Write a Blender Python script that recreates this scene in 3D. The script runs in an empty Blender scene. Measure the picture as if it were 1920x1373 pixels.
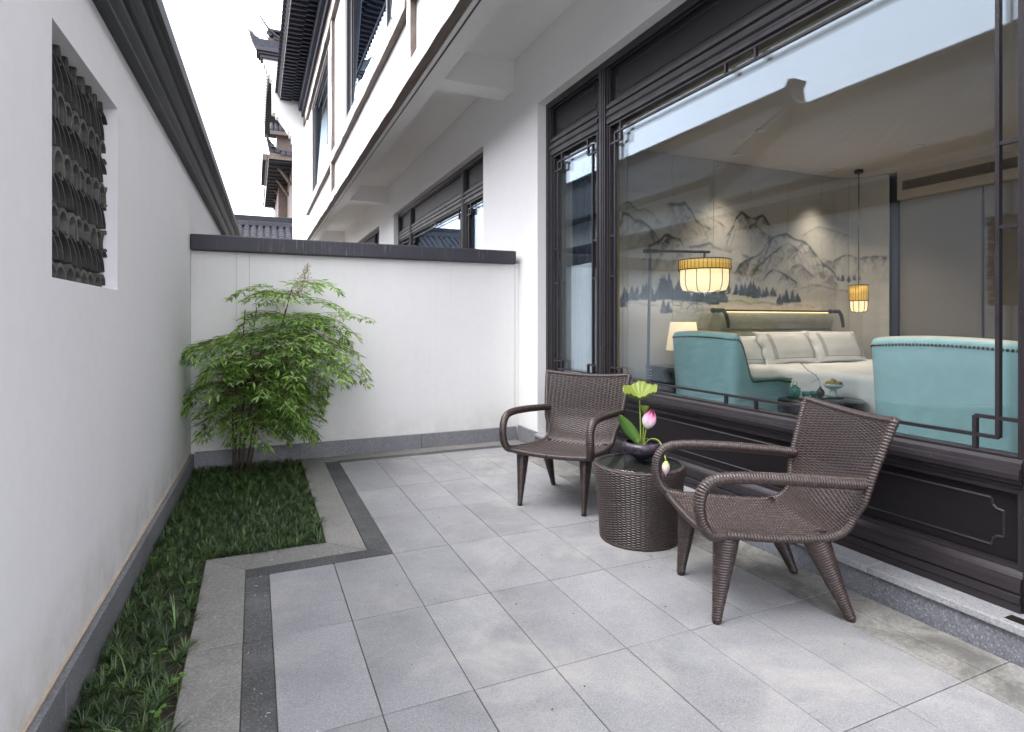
import bpy, bmesh, math, random
import numpy as np
from mathutils import Vector, Matrix
random.seed(7); rng = np.random.default_rng(7)
S = bpy.context.scene
COL = S.collection
PI = math.pi

# ------------------------------------------------------------------ camera, sky, sun, exposure
cam_d = bpy.data.cameras.new('camera'); cam = bpy.data.objects.new('camera', cam_d); COL.objects.link(cam)
cam.location = (0, 0, 1.22); cam.rotation_euler = (PI/2, 0, -math.radians(23.95))
cam_d.sensor_width = 36; cam_d.lens = 20.34; cam_d.shift_y = -0.044
cam_d.clip_start = 0.05; cam_d.clip_end = 1500
S.camera = cam

SUN_EL, SUN_AZ = 62, 262            # the soft glow of the overcast sky comes from behind the left wall
wd = bpy.data.worlds.new('World'); S.world = wd; wd.use_nodes = True
nt = wd.node_tree; nt.nodes.clear()
sky = nt.nodes.new('ShaderNodeTexSky'); sky.sky_type = 'NISHITA'; sky.sun_disc = False
sky.sun_elevation = math.radians(SUN_EL); sky.sun_rotation = math.radians(SUN_AZ)
sky.air_density = 1.0; sky.dust_density = 4.0; sky.ozone_density = 1.0
hsv = nt.nodes.new('ShaderNodeHueSaturation'); hsv.inputs['Saturation'].default_value = 0.36   # thin overcast
mixw = nt.nodes.new('ShaderNodeMixRGB'); mixw.inputs[0].default_value = 0.62
mixw.inputs[2].default_value = (10.9, 10.9, 11.9, 1)          # the even white cloud layer
bg = nt.nodes.new('ShaderNodeBackground'); bg.inputs[1].default_value = 0.15
ow = nt.nodes.new('ShaderNodeOutputWorld')
nt.links.new(sky.outputs[0], hsv.inputs['Color']); nt.links.new(hsv.outputs[0], mixw.inputs[1])
nt.links.new(mixw.outputs[0], bg.inputs[0]); nt.links.new(bg.outputs[0], ow.inputs[0])

sd = bpy.data.lights.new('sun', 'SUN'); sun = bpy.data.objects.new('sun', sd); COL.objects.link(sun)
sd.energy = 0.5; sd.angle = math.radians(30); sd.color = (1.0, 0.97, 0.93)
_az = math.radians(SUN_AZ); _el = math.radians(SUN_EL)
_dir = Vector((math.sin(_az)*math.cos(_el), math.cos(_az)*math.cos(_el), math.sin(_el)))
sun.rotation_euler = _dir.to_track_quat('Z', 'Y').to_euler(); sun.location = (-4, -2, 9)

S.view_settings.view_transform = 'Standard'; S.view_settings.look = 'None'
S.view_settings.exposure = 1.8; S.view_settings.gamma = 1.0; S.view_settings.use_curve_mapping = False
S.render.engine = 'CYCLES'
S.cycles.use_denoising = True
S.cycles.max_bounces = 10; S.cycles.diffuse_bounces = 8; S.cycles.glossy_bounces = 4
S.cycles.transparent_max_bounces = 16; S.cycles.sample_clamp_indirect = 6
S.cycles.caustics_reflective = False; S.cycles.caustics_refractive = False

# ------------------------------------------------------------------ materials
MATS = {}
class NT:
    def __init__(s, name):
        s.m = bpy.data.materials.new(name); s.m.use_nodes = True; s.t = s.m.node_tree; s.t.nodes.clear()
        s.out = s.t.nodes.new('ShaderNodeOutputMaterial'); s.b = s.t.nodes.new('ShaderNodeBsdfPrincipled')
        s.t.links.new(s.b.outputs[0], s.out.inputs[0]); s.tc = s.t.nodes.new('ShaderNodeTexCoord')
        MATS[name] = s.m
    def n(s, kind, **kw):
        x = s.t.nodes.new(kind)
        for k, v in kw.items():
            if k in x.inputs: x.inputs[k].default_value = v
            else: setattr(x, k, v)
        return x
    def l(s, a, b): s.t.links.new(a, b)
    def coords(s, scale=(1, 1, 1), src='Object', rnd=False):
        mp = s.n('ShaderNodeMapping'); mp.inputs['Scale'].default_value = scale
        s.l(s.tc.outputs[src], mp.inputs[0])
        if rnd:
            oi = s.n('ShaderNodeObjectInfo'); ml = s.n('ShaderNodeMath', operation='MULTIPLY'); ml.inputs[1].default_value = 37.0
            s.l(oi.outputs['Random'], ml.inputs[0]); cx = s.n('ShaderNodeCombineXYZ')
            s.l(ml.outputs[0], cx.inputs[0]); s.l(ml.outputs[0], cx.inputs[1]); s.l(cx.outputs[0], mp.inputs[1])
        return mp.outputs[0]
    def noise(s, scale, detail=3, rough=0.6, vec=None, dist=0.0):
        x = s.n('ShaderNodeTexNoise'); x.inputs['Scale'].default_value = scale
        x.inputs['Detail'].default_value = detail; x.inputs['Roughness'].default_value = rough; x.inputs['Distortion'].default_value = dist
        if vec is not None: s.l(vec, x.inputs['Vector'])
        return x.outputs['Fac']
    def ramp(s, fac, stops, interp='LINEAR'):
        r = s.n('ShaderNodeValToRGB'); r.color_ramp.interpolation = interp
        while len(r.color_ramp.elements) < len(stops): r.color_ramp.elements.new(0.5)
        for e, (p, c) in zip(r.color_ramp.elements, stops):
            e.position = p; c = c if isinstance(c, tuple) else (c, c, c); e.color = (*c[:3], 1)
        s.l(fac, r.inputs[0]); return r.outputs[0]
    def mix(s, fac, a, b, mode='MIX'):
        x = s.n('ShaderNodeMixRGB', blend_type=mode)
        for i, v in ((0, fac), (1, a), (2, b)):
            if hasattr(v, 'is_output'): s.l(v, x.inputs[i])
            elif i == 0: x.inputs[0].default_value = v
            else: x.inputs[i].default_value = (*v[:3], 1) if isinstance(v, tuple) else (v, v, v, 1)
        return x.outputs[0]
    def col(s, v):
        if hasattr(v, 'is_output'): s.l(v, s.b.inputs['Base Color'])
        else: s.b.inputs['Base Color'].default_value = (*v, 1)
    def bump(s, h, strength=0.3, dist=0.01):
        x = s.n('ShaderNodeBump'); x.inputs['Strength'].default_value = strength; x.inputs['Distance'].default_value = dist
        s.l(h, x.inputs['Height']); s.l(x.outputs[0], s.b.inputs['Normal'])
    def rough(s, r): 
        if hasattr(r, 'is_output'): s.l(r, s.b.inputs['Roughness'])
        else: s.b.inputs['Roughness'].default_value = r

def plain(name, c, rough=0.5, metal=0.0, var=0.12, scale=30, bump=0.0, spec=None):
    t = NT(name); v = t.coords(rnd=True); f = t.noise(scale, 4, 0.6, v)
    lo = tuple(x*(1-var) for x in c); hi = tuple(min(1, x*(1+var)) for x in c)
    t.col(t.ramp(f, [(0.3, lo), (0.7, hi)])); t.rough(rough); t.b.inputs['Metallic'].default_value = metal
    if bump: t.bump(t.noise(scale*4, 3, 0.6, v), bump, 0.002)
    if spec is not None: t.b.inputs['Specular IOR Level'].default_value = spec
    return t.m

def plaster(name, base, streak=0.0, dirt=0.3):
    t = NT(name); v = t.coords()
    big = t.noise(0.9, 4, 0.6, v); c = t.ramp(big, [(0.3, tuple(x*0.955 for x in base)), (0.7, base)])
    fine = t.noise(14, 5, 0.65, v); c = t.mix(1.0, c, t.ramp(fine, [(0.3, 0.965), (0.7, 1.0)]), 'MULTIPLY')
    # brushed vertical runs
    vr = t.coords((9, 9, 0.25)); runs = t.noise(3.2, 5, 0.7, vr)
    c = t.mix(1.0, c, t.ramp(runs, [(0.25, 1-0.045*streak), (0.5, 1.0)]), 'MULTIPLY')
    if streak > 0.5:
        vs = t.coords((26, 26, 0.10)); thin = t.noise(2.2, 2, 0.5, vs)
        sp = t.n('ShaderNodeSeparateXYZ'); t.l(t.tc.outputs['Object'], sp.inputs[0])
        top = t.n('ShaderNodeMapRange'); top.inputs[1].default_value = 0.9; top.inputs[2].default_value = 1.8
        t.l(sp.outputs[2], top.inputs[0])
        m = t.n('ShaderNodeMath', operation='MULTIPLY'); t.l(top.outputs[0], m.inputs[0])
        t.l(t.ramp(thin, [(0.62, 0.0), (0.72, 0.13)]), m.inputs[1]); c = t.mix(m.outputs[0], c, (0.42, 0.40, 0.38))
        vs2 = t.coords((5, 5, 1.2)); 
    # splash dirt above the plinth
    sp2 = t.n('ShaderNodeSeparateXYZ'); t.l(t.tc.outputs['Object'], sp2.inputs[0])
    lo = t.n('ShaderNodeMapRange'); lo.inputs[1].default_value = 0.42; lo.inputs[2].default_value = 0.13
    t.l(sp2.outputs[2], lo.inputs[0]); d = t.noise(5, 5, 0.7, v)
    m2 = t.n('ShaderNodeMath', operation='MULTIPLY'); t.l(lo.outputs[0], m2.inputs[0]); t.l(t.ramp(d, [(0.35, 0.0), (0.8, dirt)]), m2.inputs[1])
    c = t.mix(m2.outputs[0], c, (0.42, 0.36, 0.26))
    t.col(c); t.rough(0.75); t.b.inputs['Specular IOR Level'].default_value = 0.25
    hb_ = t.mix(0.85, t.noise(55, 5, 0.7, v), t.noise(2.6, 3, 0.5, v)); t.bump(hb_, 0.12, 0.02)
    return t.m

def granite(name, lo, mid, hi, stain=0.2, var=0.1, spread=0.5, grain=330, rough=0.6, tint=(0.43, 0.40, 0.35)):
    t = NT(name); v = t.coords(rnd=True)
    vo = t.n('ShaderNodeTexVoronoi'); vo.inputs['Scale'].default_value = grain*0.62; t.l(v, vo.inputs['Vector'])
    sepv = t.n('ShaderNodeSeparateColor'); t.l(vo.outputs['Color'], sepv.inputs[0])
    g = t.ramp(sepv.outputs[0], [(0.0, lo), (0.22, tuple((a+b)/2 for a, b in zip(lo, mid))), (0.5, mid), (0.84, mid), (1.0, hi)])
    f2 = t.noise(grain*0.25, 3, 0.7, v)
    c = t.mix(0.5, g, t.ramp(f2, [(0.35, tuple(x*0.82 for x in mid)), (0.65, tuple(min(1, x*1.14) for x in mid))]))
    cl = t.noise(2.3, 5, 0.62, v); c = t.mix(1.0, c, t.ramp(cl, [(0.3, 1-spread*0.5), (0.55, 1.0), (0.75, 1+spread*0.16)]), 'MULTIPLY')
    vg = t.n('ShaderNodeNewGeometry').outputs['Position']; w = t.noise(1.7, 6, 0.68, vg, 0.4)          # pale lime bloom that runs over neighbouring slabs
    c = t.mix(t.ramp(w, [(0.50, 0.0), (0.78, stain)]), c, tint)
    oi = t.n('ShaderNodeObjectInfo'); c = t.mix(1.0, c, t.ramp(oi.outputs['Random'], [(0, 1-var), (1, 1+var*0.5)]), 'MULTIPLY')
    t.col(c); t.rough(rough); t.bump(f2, 0.25, 0.0015); t.b.inputs['Specular IOR Level'].default_value = 0.4
    return t.m

plaster('white_plaster', (0.87, 0.87, 0.86), 0.35, 0.25)
plaster('garden_plaster', (0.78, 0.775, 0.765), 0.6, 0.45)
plaster('left_plaster', (0.87, 0.87, 0.89), 0.35, 0.7)
granite('slab_granite', (0.14, 0.144, 0.157), (0.278, 0.281, 0.292), (0.44, 0.45, 0.465), 0.85, 0.08, 0.46, 560, tint=(0.43, 0.415, 0.385))
granite('border_granite', (0.09, 0.09, 0.087), (0.215, 0.212, 0.20), (0.40, 0.40, 0.38), 0.4, 0.09, 0.3)
granite('dark_granite', (0.028, 0.029, 0.030), (0.080, 0.082, 0.085), (0.30, 0.30, 0.30), 0.75, 0.26, 0.9, tint=(0.19, 0.19, 0.185))
granite('plinth_granite', (0.09, 0.095, 0.105), (0.22, 0.225, 0.245), (0.46, 0.465, 0.49), 0.25, 0.06, 0.35)
granite('step_granite', (0.06, 0.065, 0.08), (0.19, 0.20, 0.225), (0.50, 0.51, 0.54), 0.1, 0.05, 0.3, 300)
granite('tread_granite', (0.15, 0.155, 0.165), (0.34, 0.345, 0.36), (0.50, 0.51, 0.52), 0.2, 0.05, 0.3, 300)
# wet, worn border along the step
t = NT('worn_granite'); v = t.coords(rnd=True); vg = t.coords((1.6, 0.9, 1))
a = t.ramp(t.noise(70, 4, 0.7, v), [(0.3, (0.17, 0.168, 0.158)), (0.7, (0.33, 0.325, 0.305))])
vg = t.n('ShaderNodeNewGeometry').outputs['Position']; st = t.noise(5.0, 6, 0.7, vg, 0.8); t.col(t.mix(t.ramp(st, [(0.42, 0.0), (0.62, 0.8)]), a, (0.095, 0.092, 0.085))); t.rough(0.65)
t.bump(t.noise(60, 4, 0.7, v), 0.4, 0.002)
plain('mortar', (0.10, 0.085, 0.065), 0.9, var=0.3)
plain('soil', (0.035, 0.026, 0.017), 0.95, var=0.4, scale=60, bump=0.6)
# coping paint with lime runs
t = NT('coping_paint'); v = t.coords(); vr = t.coords((30, 30, 1.2))
c = t.ramp(t.noise(4, 4, 0.6, v), [(0.3, (0.021, 0.0205, 0.028)), (0.7, (0.034, 0.033, 0.045))])
m_ = t.mix(1.0, t.ramp(t.noise(2.6, 3, 0.6, vr), [(0.60, 0.0), (0.72, 0.55)]), t.ramp(t.noise(1.3, 4, 0.6, v), [(0.48, 0.0), (0.62, 1.0)]), 'MULTIPLY')
t.col(t.mix(m_, c, (0.34, 0.34, 0.36))); t.rough(0.55); t.bump(t.noise(45, 4, 0.7, v), 0.15, 0.003)
plain('left_coping_shaded', (0.011, 0.0125, 0.019), 0.5, var=0.25, scale=9, bump=0.2)  # coping paint made darker, the shade of its underside put into the colour
# dark painted wood of the window wall
t = NT('dark_wood'); v = t.coords(); vy = t.coords((60, 2.0, 60))
c = t.ramp(t.noise(2.0, 5, 0.7, vy), [(0.3, (0.016, 0.013, 0.0155)), (0.75, (0.028, 0.023, 0.027))])
fl = t.noise(130, 2, 0.6, v); c = t.mix(t.ramp(fl, [(0.70, 0.0), (0.74, 0.35)]), c, (0.30, 0.27, 0.27))
t.col(c); t.rough(t.ramp(t.noise(9, 4, 0.6, v), [(0.3, 0.34), (0.7, 0.50)])); t.bump(t.noise(2.0, 4, 0.7, vy), 0.12, 0.001)
t = NT('dark_panel'); v = t.coords(); vy = t.coords((60, 2.0, 60))
t.col(t.ramp(t.noise(2.0, 5, 0.7, vy), [(0.3, (0.007, 0.006, 0.0068)), (0.75, (0.013, 0.011, 0.0125))])); t.rough(0.40); t.b.inputs['Specular IOR Level'].default_value = 0.3
fl = t.noise(140, 2, 0.6, v); t.bump(t.noise(2.0, 4, 0.7, vy), 0.10, 0.001)
# exposed timber: weathered brown with white lime paint left on the outward faces
t = NT('weathered_timber'); v = t.coords((1, 1, 1)); vy = t.coords((8, 0.9, 3))
br = t.ramp(t.noise(3.0, 5, 0.75, vy), [(0.25, (0.085, 0.065, 0.055)), (0.75, (0.21, 0.165, 0.14))])
ge = t.n('ShaderNodeNewGeometry'); sp = t.n('ShaderNodeSeparateXYZ'); t.l(ge.outputs['True Normal'], sp.inputs[0])
fa = t.n('ShaderNodeMapRange'); fa.inputs[1].default_value = -0.3; fa.inputs[2].default_value = -0.6; t.l(sp.outputs[0], fa.inputs[0])
ch = t.ramp(t.noise(7.0, 6, 0.75, t.coords((2, 0.6, 2)), 0.5), [(0.36, 0.0), (0.46, 1.0)])
mm = t.n('ShaderNodeMath', operation='MULTIPLY'); t.l(fa.outputs[0], mm.inputs[0]); t.l(ch, mm.inputs[1])
t.col(t.mix(mm.outputs[0], br, (0.74, 0.72, 0.70))); t.rough(0.7)
plain('brown_timber', (0.13, 0.095, 0.08), 0.65, var=0.35, scale=12)
plain('rafter_paint', (0.036, 0.043, 0.068), 0.6, var=0.3)
plain('soffit_board', (0.020, 0.023, 0.036), 0.7, var=0.3)
# grey fired clay
def clay(name, a, b):
    t = NT(name); v = t.coords(rnd=True); c = t.ramp(t.noise(18, 5, 0.65, v), [(0.3, a), (0.7, b)])
    oi = t.n('ShaderNodeObjectInfo'); c = t.mix(1.0, c, t.ramp(oi.outputs['Random'], [(0, 0.72), (1, 1.2)]), 'MULTIPLY')
    t.col(c); t.rough(0.8); t.bump(t.noise(90, 3, 0.6, v), 0.3, 0.002)
clay('clay_tile', (0.030, 0.030, 0.030), (0.070, 0.068, 0.065))
clay('clay_lit', (0.065, 0.062, 0.056), (0.13, 0.125, 0.115))  # lighter copy of the clay: the lit look of the hood tiles is in the colour
clay('roof_clay', (0.016, 0.018, 0.025), (0.045, 0.048, 0.060))
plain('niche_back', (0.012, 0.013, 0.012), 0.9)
# wicker strands
t = NT('wicker'); v = t.coords()
c = t.ramp(t.noise(55, 4, 0.7, v), [(0.25, (0.022, 0.014, 0.0125)), (0.55, (0.046, 0.031, 0.028)), (0.8, (0.105, 0.076, 0.068))])
t.col(c); t.rough(0.30); t.b.inputs['Specular IOR Level'].default_value = 0.55; t.bump(t.noise(420, 2, 0.6, v), 0.25, 0.0006)
plain('rubber', (0.02, 0.016, 0.015), 0.5)
# glass: thin sheets, mirror share by the real Fresnel angle, coated a little more than bare glass
def glass(name, gain, tint=(1, 1, 1), tr=(0.97, 0.985, 0.98)):
    t = NT(name); t.t.nodes.remove(t.b)
    fr = t.n('ShaderNodeFresnel'); ge = t.n('ShaderNodeNewGeometry'); io = t.n('ShaderNodeMapRange')      # leaving faces see the inverse index
    io.inputs[3].default_value = 1.5; io.inputs[4].default_value = 1/1.5; t.l(ge.outputs['Backfacing'], io.inputs[0]); t.l(io.outputs[0], fr.inputs[0])
    ml = t.n('ShaderNodeMath', operation='MULTIPLY', use_clamp=True); ml.inputs[1].default_value = gain; t.l(fr.outputs[0], ml.inputs[0])
    gl = t.n('ShaderNodeBsdfGlossy'); gl.inputs['Roughness'].default_value = 0.0; gl.inputs['Color'].default_value = (*tint, 1)
    tp = t.n('ShaderNodeBsdfTransparent'); tp.inputs[0].default_value = (*tr, 1)
    mx = t.n('ShaderNodeMixShader'); t.l(ml.outputs[0], mx.inputs[0]); t.l(tp.outputs[0], mx.inputs[1]); t.l(gl.outputs[0], mx.inputs[2])
    t.l(mx.outputs[0], t.out.inputs[0]); return t.m
glass('window_glass', 0.95, (0.74, 0.86, 1.0))
glass('upper_glass', 2.2, (0.70, 0.86, 1.0), (0.75, 0.8, 0.85))
glass('table_glass', 0.75, (0.9, 1, 0.98), (0.88, 0.96, 0.945))
# plants
def leafm(name, a, b, trans=0.35, attr=None):
    t = NT(name); oi = t.n('ShaderNodeObjectInfo'); v = t.coords()
    if attr:
        at = t.n('ShaderNodeAttribute'); at.attribute_name = attr; f = at.outputs['Fac']
    else: f = oi.outputs['Random']
    c = t.ramp(f, [(0, a), (1, b)]); t.col(c); t.rough(0.42)
    tr = t.n('ShaderNodeBsdfTranslucent'); t.l(t.mix(1.0, c, (1.5, 1.7, 0.6), 'MULTIPLY'), tr.inputs[0])
    mx = t.n('ShaderNodeMixShader'); mx.inputs[0].default_value = trans
    t.l(t.b.outputs[0], mx.inputs[1]); t.l(tr.outputs[0], mx.inputs[2]); t.l(mx.outputs[0], t.out.inputs[0])
leafm('shrub_leaf', (0.070, 0.150, 0.034), (0.34, 0.48, 0.15), 0.42, 'shade')
leafm('shrub_leaf_single', (0.090, 0.185, 0.040), (0.34, 0.49, 0.15), 0.42)
leafm('grass_blade', (0.013, 0.034, 0.012), (0.15, 0.25, 0.075), 0.2, 'shade')
leafm('weed_leaf', (0.10, 0.22, 0.03), (0.22, 0.42, 0.05), 0.4)
plain('bark', (0.085, 0.05, 0.035), 0.8, var=0.4, scale=80)
plain('panicle', (0.30, 0.24, 0.14), 0.8, var=0.4)
leafm('lotus_leaf', (0.20, 0.27, 0.045), (0.25, 0.31, 0.05), 0.28)
leafm('lotus_leaf_dark', (0.07, 0.17, 0.035), (0.10, 0.21, 0.04), 0.25)
plain('lotus_stem', (0.22, 0.30, 0.04), 0.45)
t = NT('lotus_petal'); at = t.n('ShaderNodeAttribute'); at.attribute_name = 'shade'
c = t.ramp(at.outputs['Fac'], [(0.0, (0.62, 0.68, 0.45)), (0.25, (0.85, 0.72, 0.74)), (0.6, (0.87, 0.42, 0.58)), (1.0, (0.72, 0.07, 0.30))])
t.col(c); t.rough(0.5); t.b.inputs['Subsurface Weight'].default_value = 0.1
t = NT('pale_petal'); at = t.n('ShaderNodeAttribute'); at.attribute_name = 'shade'
t.col(t.ramp(at.outputs['Fac'], [(0.0, (0.45, 0.52, 0.14)), (0.3, (0.72, 0.70, 0.42)), (0.6, (0.72, 0.52, 0.58)), (1.0, (0.52, 0.28, 0.42))])); t.rough(0.5)
t = NT('dark_glaze'); v = t.coords(); t.col(t.ramp(t.noise(60, 4, 0.7, v), [(0.35, (0.014, 0.012, 0.016)), (0.75, (0.075, 0.05, 0.085))])); t.rough(t.ramp(t.noise(30, 3, 0.6, v), [(0.3, 0.22), (0.7, 0.45)]))
# room
plain('room_paint', (0.52, 0.47, 0.42), 0.8, var=0.03, scale=3)
plain('ceiling_paint', (0.60, 0.56, 0.52), 0.85, var=0.03, scale=3)
plain('wall_fabric', (0.27, 0.245, 0.225), 0.85, var=0.08, scale=180)
plain('room_floor', (0.12, 0.085, 0.06), 0.4, var=0.3, scale=8)
plain('seam_metal', (0.035, 0.035, 0.042), 0.35)
plain('teal_leather', (0.32, 0.52, 0.56), 0.42, var=0.06, scale=14, bump=0.08)
plain('cream_leather', (0.50, 0.50, 0.43), 0.45, var=0.06, scale=14, bump=0.08)
plain('nailhead', (0.07, 0.06, 0.045), 0.3, 0.8)
plain('white_linen', (0.86, 0.86, 0.88), 0.75, var=0.04, scale=9, bump=0.1)
plain('taupe_trim', (0.26, 0.20, 0.155), 0.8)
plain('headboard_leather', (0.40, 0.385, 0.32), 0.4, var=0.15, scale=10)
plain('dark_lacquer', (0.016, 0.022, 0.026), 0.18, var=0.4, scale=5)
plain('bronze', (0.055, 0.045, 0.038), 0.35, 0.7)
plain('brass', (0.42, 0.27, 0.09), 0.3, 0.9)
plain('teal_glaze', (0.05, 0.21, 0.20), 0.25, var=0.3)
plain('pale_glaze', (0.60, 0.74, 0.74), 0.25)
plain('curtain_dark', (0.030, 0.037, 0.055), 0.8, var=0.2)
plain('curtain_gold', (0.36, 0.27, 0.14), 0.75, var=0.1)
plain('sheer', (0.55, 0.58, 0.66), 0.8, var=0.05)
plain('vent_metal', (0.33, 0.30, 0.27), 0.5); plain('plastic_white', (0.62, 0.60, 0.57), 0.5)
for nm, cc in (('fruit_green', (0.30, 0.38, 0.04)), ('fruit_orange', (0.70, 0.26, 0.03)), ('fruit_dark', (0.05, 0.03, 0.05)), ('fruit_tan', (0.38, 0.22, 0.09))):
    plain(nm, cc, 0.35)
def emit(name, c, s, mixc=None):
    t = NT(name); t.b.inputs['Base Color'].default_value = (*c, 1); t.b.inputs['Emission Color'].default_value = (*c, 1)
    t.b.inputs['Emission Strength'].default_value = s; t.rough(0.8)
emit('lamp_shade_glow', (1.0, 0.74, 0.42), 0.36); emit('lamp_amber_glow', (0.88, 0.50, 0.09), 0.20)
emit('table_shade_glow', (1.0, 0.76, 0.50), 0.22); emit('spot_glow', (1.0, 0.78, 0.40), 6.0); emit('strip_glow', (1.0, 0.62, 0.25), 1.2)
t = NT('mural_paint'); at = t.n('ShaderNodeAttribute'); at.attribute_name = 'ink'; t.l(at.outputs['Color'], t.b.inputs['Base Color']); t.rough(0.8)

# ------------------------------------------------------------------ helpers
def obj(name, mesh, mat=None, parent=None, loc=None, rot=None):
    o = bpy.data.objects.new(name, mesh); COL.objects.link(o)
    if mat is not None and len(mesh.materials) == 0: mesh.materials.append(MATS[mat])
    if parent is not None: o.parent = parent
    if loc is not None: o.location = loc
    if rot is not None: o.rotation_euler = rot
    return o
def tag(o, label=None, cat=None, group=None, kind=None):
    if label: o['label'] = label
    if cat: o['category'] = cat
    if group: o['group'] = group
    if kind: o['kind'] = kind
    return o
def thing(name, label, cat, loc=(0, 0, 0), rz=0, group=None, kind=None):
    o = bpy.data.objects.new(name, None); COL.objects.link(o); o.location = loc; o.rotation_euler = (0, 0, rz)
    o.empty_display_size = 0.1
    return tag(o, label, cat, group, kind)

class MB:
    def __init__(s): s.v = []; s.f = []
    def add(s, vs, fs):
        n = len(s.v); s.v += [tuple(map(float, p)) for p in vs]; s.f += [tuple(n+i for i in f) for f in fs]; return s
    def box(s, x0, x1, y0, y1, z0, z1):
        return s.add([(x0,y0,z0),(x1,y0,z0),(x1,y1,z0),(x0,y1,z0),(x0,y0,z1),(x1,y0,z1),(x1,y1,z1),(x0,y1,z1)],
                     [(0,3,2,1),(4,5,6,7),(0,1,5,4),(1,2,6,5),(2,3,7,6),(3,0,4,7)])
    def extr(s, prof, a, b, axis='y'):
        """closed profile polygon; axis y: (x,z) pairs, z: (x,y) pairs, x: (y,z) pairs; a/b may be functions of the point"""
        n = len(prof); fa = a if callable(a) else (lambda p, q: a); fb = b if callable(b) else (lambda p, q: b)
        def P(p, q, w): return (p, w, q) if axis == 'y' else ((p, q, w) if axis == 'z' else (w, p, q))
        vs = [P(p, q, fa(p, q)) for p, q in prof] + [P(p, q, fb(p, q)) for p, q in prof]
        fs = [(i, (i+1) % n, n+(i+1) % n, n+i) for i in range(n)] + [tuple(range(n-1, -1, -1)), tuple(range(n, 2*n))]
        return s.add(vs, fs)
    def tube(s, pts, rad, seg=8, cap=True):
        P = [Vector(p) for p in pts]; n = len(P); R = rad if hasattr(rad, '__len__') else [rad]*n
        up = None; rings = []
        for i in range(n):
            d = (P[min(i+1, n-1)] - P[max(i-1, 0)]).normalized()
            if up is None:
                up = Vector((0, 0, 1)) if abs(d.z) < 0.9 else Vector((1, 0, 0))
            sx = d.cross(up).normalized(); up = sx.cross(d).normalized()
            rings.append([P[i] + (sx*math.cos(2*PI*k/seg) + up*math.sin(2*PI*k/seg))*R[i] for k in range(seg)])
        vs = [p for r in rings for p in r]
        fs = [(i*seg+k, i*seg+(k+1) % seg, (i+1)*seg+(k+1) % seg, (i+1)*seg+k) for i in range(n-1) for k in range(seg)]
        if cap: fs += [tuple(range(seg-1, -1, -1)), tuple((n-1)*seg+k for k in range(seg))]
        return s.add(vs, fs)
    def lathe(s, prof, seg=32, c=(0, 0, 0)):
        vs = []; n = len(prof)
        for r, z in prof:
            for k in range(seg): vs.append((c[0]+r*math.cos(2*PI*k/seg), c[1]+r*math.sin(2*PI*k/seg), c[2]+z))
        fs = [(i*seg+k, i*seg+(k+1) % seg, (i+1)*seg+(k+1) % seg, (i+1)*seg+k) for i in range(n-1) for k in range(seg)]
        if prof[0][0] > 1e-6: fs.append(tuple(range(seg-1, -1, -1)))
        if prof[-1][0] > 1e-6: fs.append(tuple((n-1)*seg+k for k in range(seg)))
        return s.add(vs, fs)
    def ball(s, c, r, seg=12, rings=8, sc=(1, 1, 1)):
        pr = [(math.sin(PI*i/rings), -math.cos(PI*i/rings)) for i in range(rings+1)]
        vs = []; 
        for a, z in pr:
            for k in range(seg): vs.append((c[0]+r*sc[0]*a*math.cos(2*PI*k/seg), c[1]+r*sc[1]*a*math.sin(2*PI*k/seg), c[2]+r*sc[2]*z))
        fs = [(i*seg+k, i*seg+(k+1) % seg, (i+1)*seg+(k+1) % seg, (i+1)*seg+k) for i in range(rings) for k in range(seg)]
        return s.add(vs, fs)
    def mesh(s, name, smooth=False):
        m = bpy.data.meshes.new(name); m.from_pydata(s.v, [], s.f); m.validate(clean_customdata=False)
        if smooth:
            m.polygons.foreach_set('use_smooth', [True]*len(m.polygons))
        m.update(); return m
    def obj(s, name, mat, parent=None, smooth=False, bevel=0.0, seg=2, loc=None, rot=None, fixn=False):
        m = s.mesh(name, smooth)
        if fixn or bevel:
            b = bmesh.new(); b.from_mesh(m)
            if smooth: bmesh.ops.remove_doubles(b, verts=b.verts, dist=1e-5)
            bmesh.ops.recalc_face_normals(b, faces=b.faces); b.to_mesh(m); b.free()
        o = obj(name, m, mat, parent, loc, rot)
        if bevel:
            md = o.modifiers.new('bevel', 'BEVEL'); md.width = bevel; md.segments = seg; md.limit_method = 'ANGLE'; md.angle_limit = 0.7
            md.harden_normals = False
        return o
def box_part(name, mat, parent, x0, x1, y0, y1, z0, z1, bevel=0.0, seg=2):
    return MB().box(x0, x1, y0, y1, z0, z1).obj(name, mat, parent, bevel=bevel, seg=seg)
def grid_mesh(name, P, closed_u=False, attr=None):
    """P: (nv, nu, 3) array -> smooth quad mesh"""
    nv, nu = P.shape[:2]; idx = np.arange(nv*nu).reshape(nv, nu)
    if closed_u: a = idx; b = np.roll(idx, -1, 1); q = np.stack([a[:-1], b[:-1], b[1:], a[1:]], -1).reshape(-1, 4)
    else: q = np.stack([idx[:-1, :-1], idx[:-1, 1:], idx[1:, 1:], idx[1:, :-1]], -1).reshape(-1, 4)
    return quads_mesh(name, P.reshape(-1, 3), q, attr=attr)
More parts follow.
